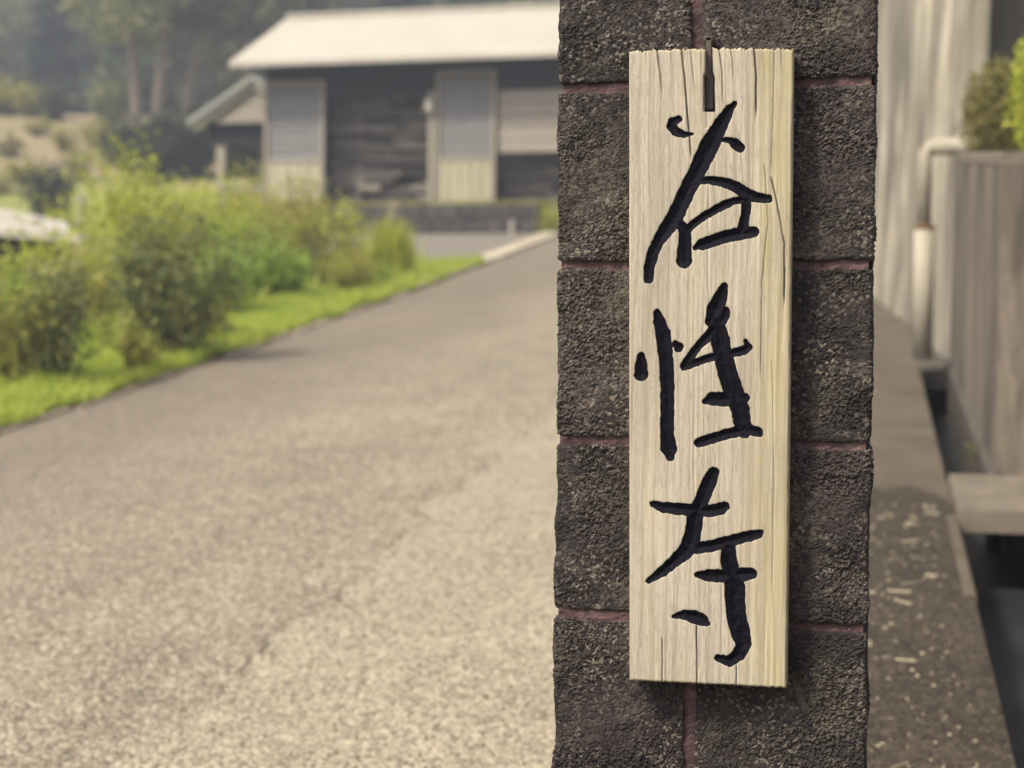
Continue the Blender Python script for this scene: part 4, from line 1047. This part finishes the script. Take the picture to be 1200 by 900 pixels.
# dark evergreens
S('evergreen_bush', tp(170, 33), 1.75, 1.1, 50, 4200, .13, 'lf_ever', 'dark evergreen bush at the foot of the three trunks', stem_r=.02)
S('evergreen_bush', tp(222, 33.5), 1.9, 1.1, 50, 4200, .13, 'lf_ever', 'dark evergreen bush left of the gabled shelter', stem_r=.02)
S('evergreen_bush', tp(58, 27), 1.45, .62, 34, 2200, .10, 'lf_ever', 'dark rounded evergreen on the dry slope', stem_r=.015)
S('evergreen_bush', tp(282, 34), 2.4, 1.2, 50, 4200, .13, 'lf_ever', 'dark evergreen bush seen through the gabled shelter', stem_r=.02)
S('round_bush', tp(62, 44), 1.35, .55, 34, 1600, .13, 'lf_tree', 'small round clipped bush standing at the hedge end', stem_r=.015)
S('pale_bush', tp(126, 42), 2.1, .5, 24, 1300, .13, 'lf_pale', 'upright pale green bush in front of the dark woods', stem_r=.015)
for px_, Yq, lb in ((-12, 45, 'straw-tipped clipped hedge bush at the far end of the hedge'), (12, 45.5, 'olive clipped hedge bush in the middle of the hedge on the slope'), (36, 45, 'olive clipped hedge bush next to the round bush')):
    S('hedge_bush', tp(px_, Yq), 1.25, .8, 30, 1600, .12, 'lf_olive', lb, group='clipped hedge on the slope', stem_r=.015)
for px_, Yq, hh_, lb in ((10, 36, .75, 'bronze bush on the pink dry slope'), (28, 33, .6, 'low olive tuft bush on the dry slope'), (110, 38, .9, 'low olive bush below the upright pale bush'), (95, 33, .9, 'pale olive bush behind the sapling'), (78, 37, .8, 'dull green bush above the dark rounded evergreen'), (45, 40, .7, 'small dry olive bush below the clipped hedge'), (-6, 31, .9, 'dry olive bush above the garden shelter roof'), (130, 35, 1.2, 'tall olive bush touching the evergreen at the three trunks')):
    S('slope_bush', tp(px_, Yq), hh_, .5, 18, 700, .09, 'lf_brown' if 'bronze' in lb else 'lf_olive', lb, stem_r=.012)
# wooded hillside behind: single trees
wood_n = 0
for row, (Yq, n, hgt, rad) in enumerate(((52, 12, 6.0, 2.3), (62, 12, 9.0, 3.4), (76, 12, 12, 4.6), (94, 12, 14, 5.6))):
    for i in range(n):
        px_ = -160 + (1160) * (i + .5 * (row % 2)) / (n - 1) + rng.uniform(-25, 25)
        b = tp(px_, Yq + rng.uniform(-3, 3))
        cn = rng.random() < .45
        mt = ('lf_ever' if cn else ('lf_tree' if rng.random() < .6 else 'lf_pale'))
        lb = {'lf_ever': 'dark conical conifer in the hazy woods on the hillside', 'lf_tree': 'deep green broadleaf tree in the hazy woods on the hillside', 'lf_pale': 'pale green broadleaf tree in the hazy woods on the hillside'}[mt]
        tree('woodland_conifer' if cn else 'woodland_tree', b, hgt * rng.uniform(.85, 1.2), rad * (.62 if cn else 1), .06, 80, 90, .24 + .09 * row, mt, lb, .24, group='trees on the wooded hillside: ' + mt[3:], conic=cn)
# continuous far wood on the upper hill
n = 30000
fx = rng.uniform(-130, 40, n); fy = rng.uniform(97, 150, n)
fz = h_terrain(fx, fy) + 9 * np.abs(noise3(np.stack([fx * .12, fy * .12, 0 * fx], -1))) + rng.uniform(0, 9, n)
V, Fc = leaves(np.stack([fx, fy, fz], 1), 1.6, .7)
stuff(tag(build('far_woods', (V, Fc), 'lf_tree'), 'hazy woods covering the upper hillside', 'woods'))

# bushes on the low wall's planting bed and on the tall wall
def bedp(px_, Yp):
    p = atY(px_, 190, Yp); return (float(p[0]), Yp, .12 * Yp + 1.10)
ball('clipped_bush', bedp(1172, 7.9), .20, .29, 5200, .026, 'lf_brown', 'bronze-green rounded bush on the low wall in front of the dark wall')
ball('leafy_bush', bedp(1236, 7.0), .20, .36, 3600, .034, 'lf_lime', 'bright lime leafy bush on the low wall beside the bronze bush')
p = atY(1046, 4, 13.0)
S('wall_top_bush', (float(p[0]) + .15, 13.0, .12 * 13 + 4.15), .8, .45, 24, 1300, .05, 'lf_olive', 'olive bush overhanging the top of the tall pale wall', stem_r=.008)
for px_, py_, lb in ((1119, 436, 'small moss-green weed at the foot of the low wall by the downpipe'), (1134, 530, 'small weed in the gutter beside the concrete slab')):
    g = gnd(px_, py_, 0)
    S('gutter_weed', (DR - .02, float(g[1]), float(g[2]) - .02), .07, .035, 8, 90, .016, 'lf_deep', lb, cat='weed', stem_r=.002)

# ------------------------------------------------------------------ haze
hz = NT('haze')
hz.n.remove(hz.bsdf)
pv = hz.add('ShaderNodeVolumePrincipled')
pv.inputs['Color'].default_value = (0.72, 0.80, 1.0, 1); pv.inputs['Density'].default_value = 0.0043; pv.inputs['Anisotropy'].default_value = 0.2
hz.l.new(pv.outputs[0], hz.out.inputs['Volume'])
mb = MB(); mb.box(-165, 165, -45, 305, -7, 75)
o = build('haze', mb, hz.m); stuff(tag(o, 'thin pale bluish haze filling the valley air', 'haze'))
for o in bpy.data.objects:
    if '_b' in o: del o['_b']
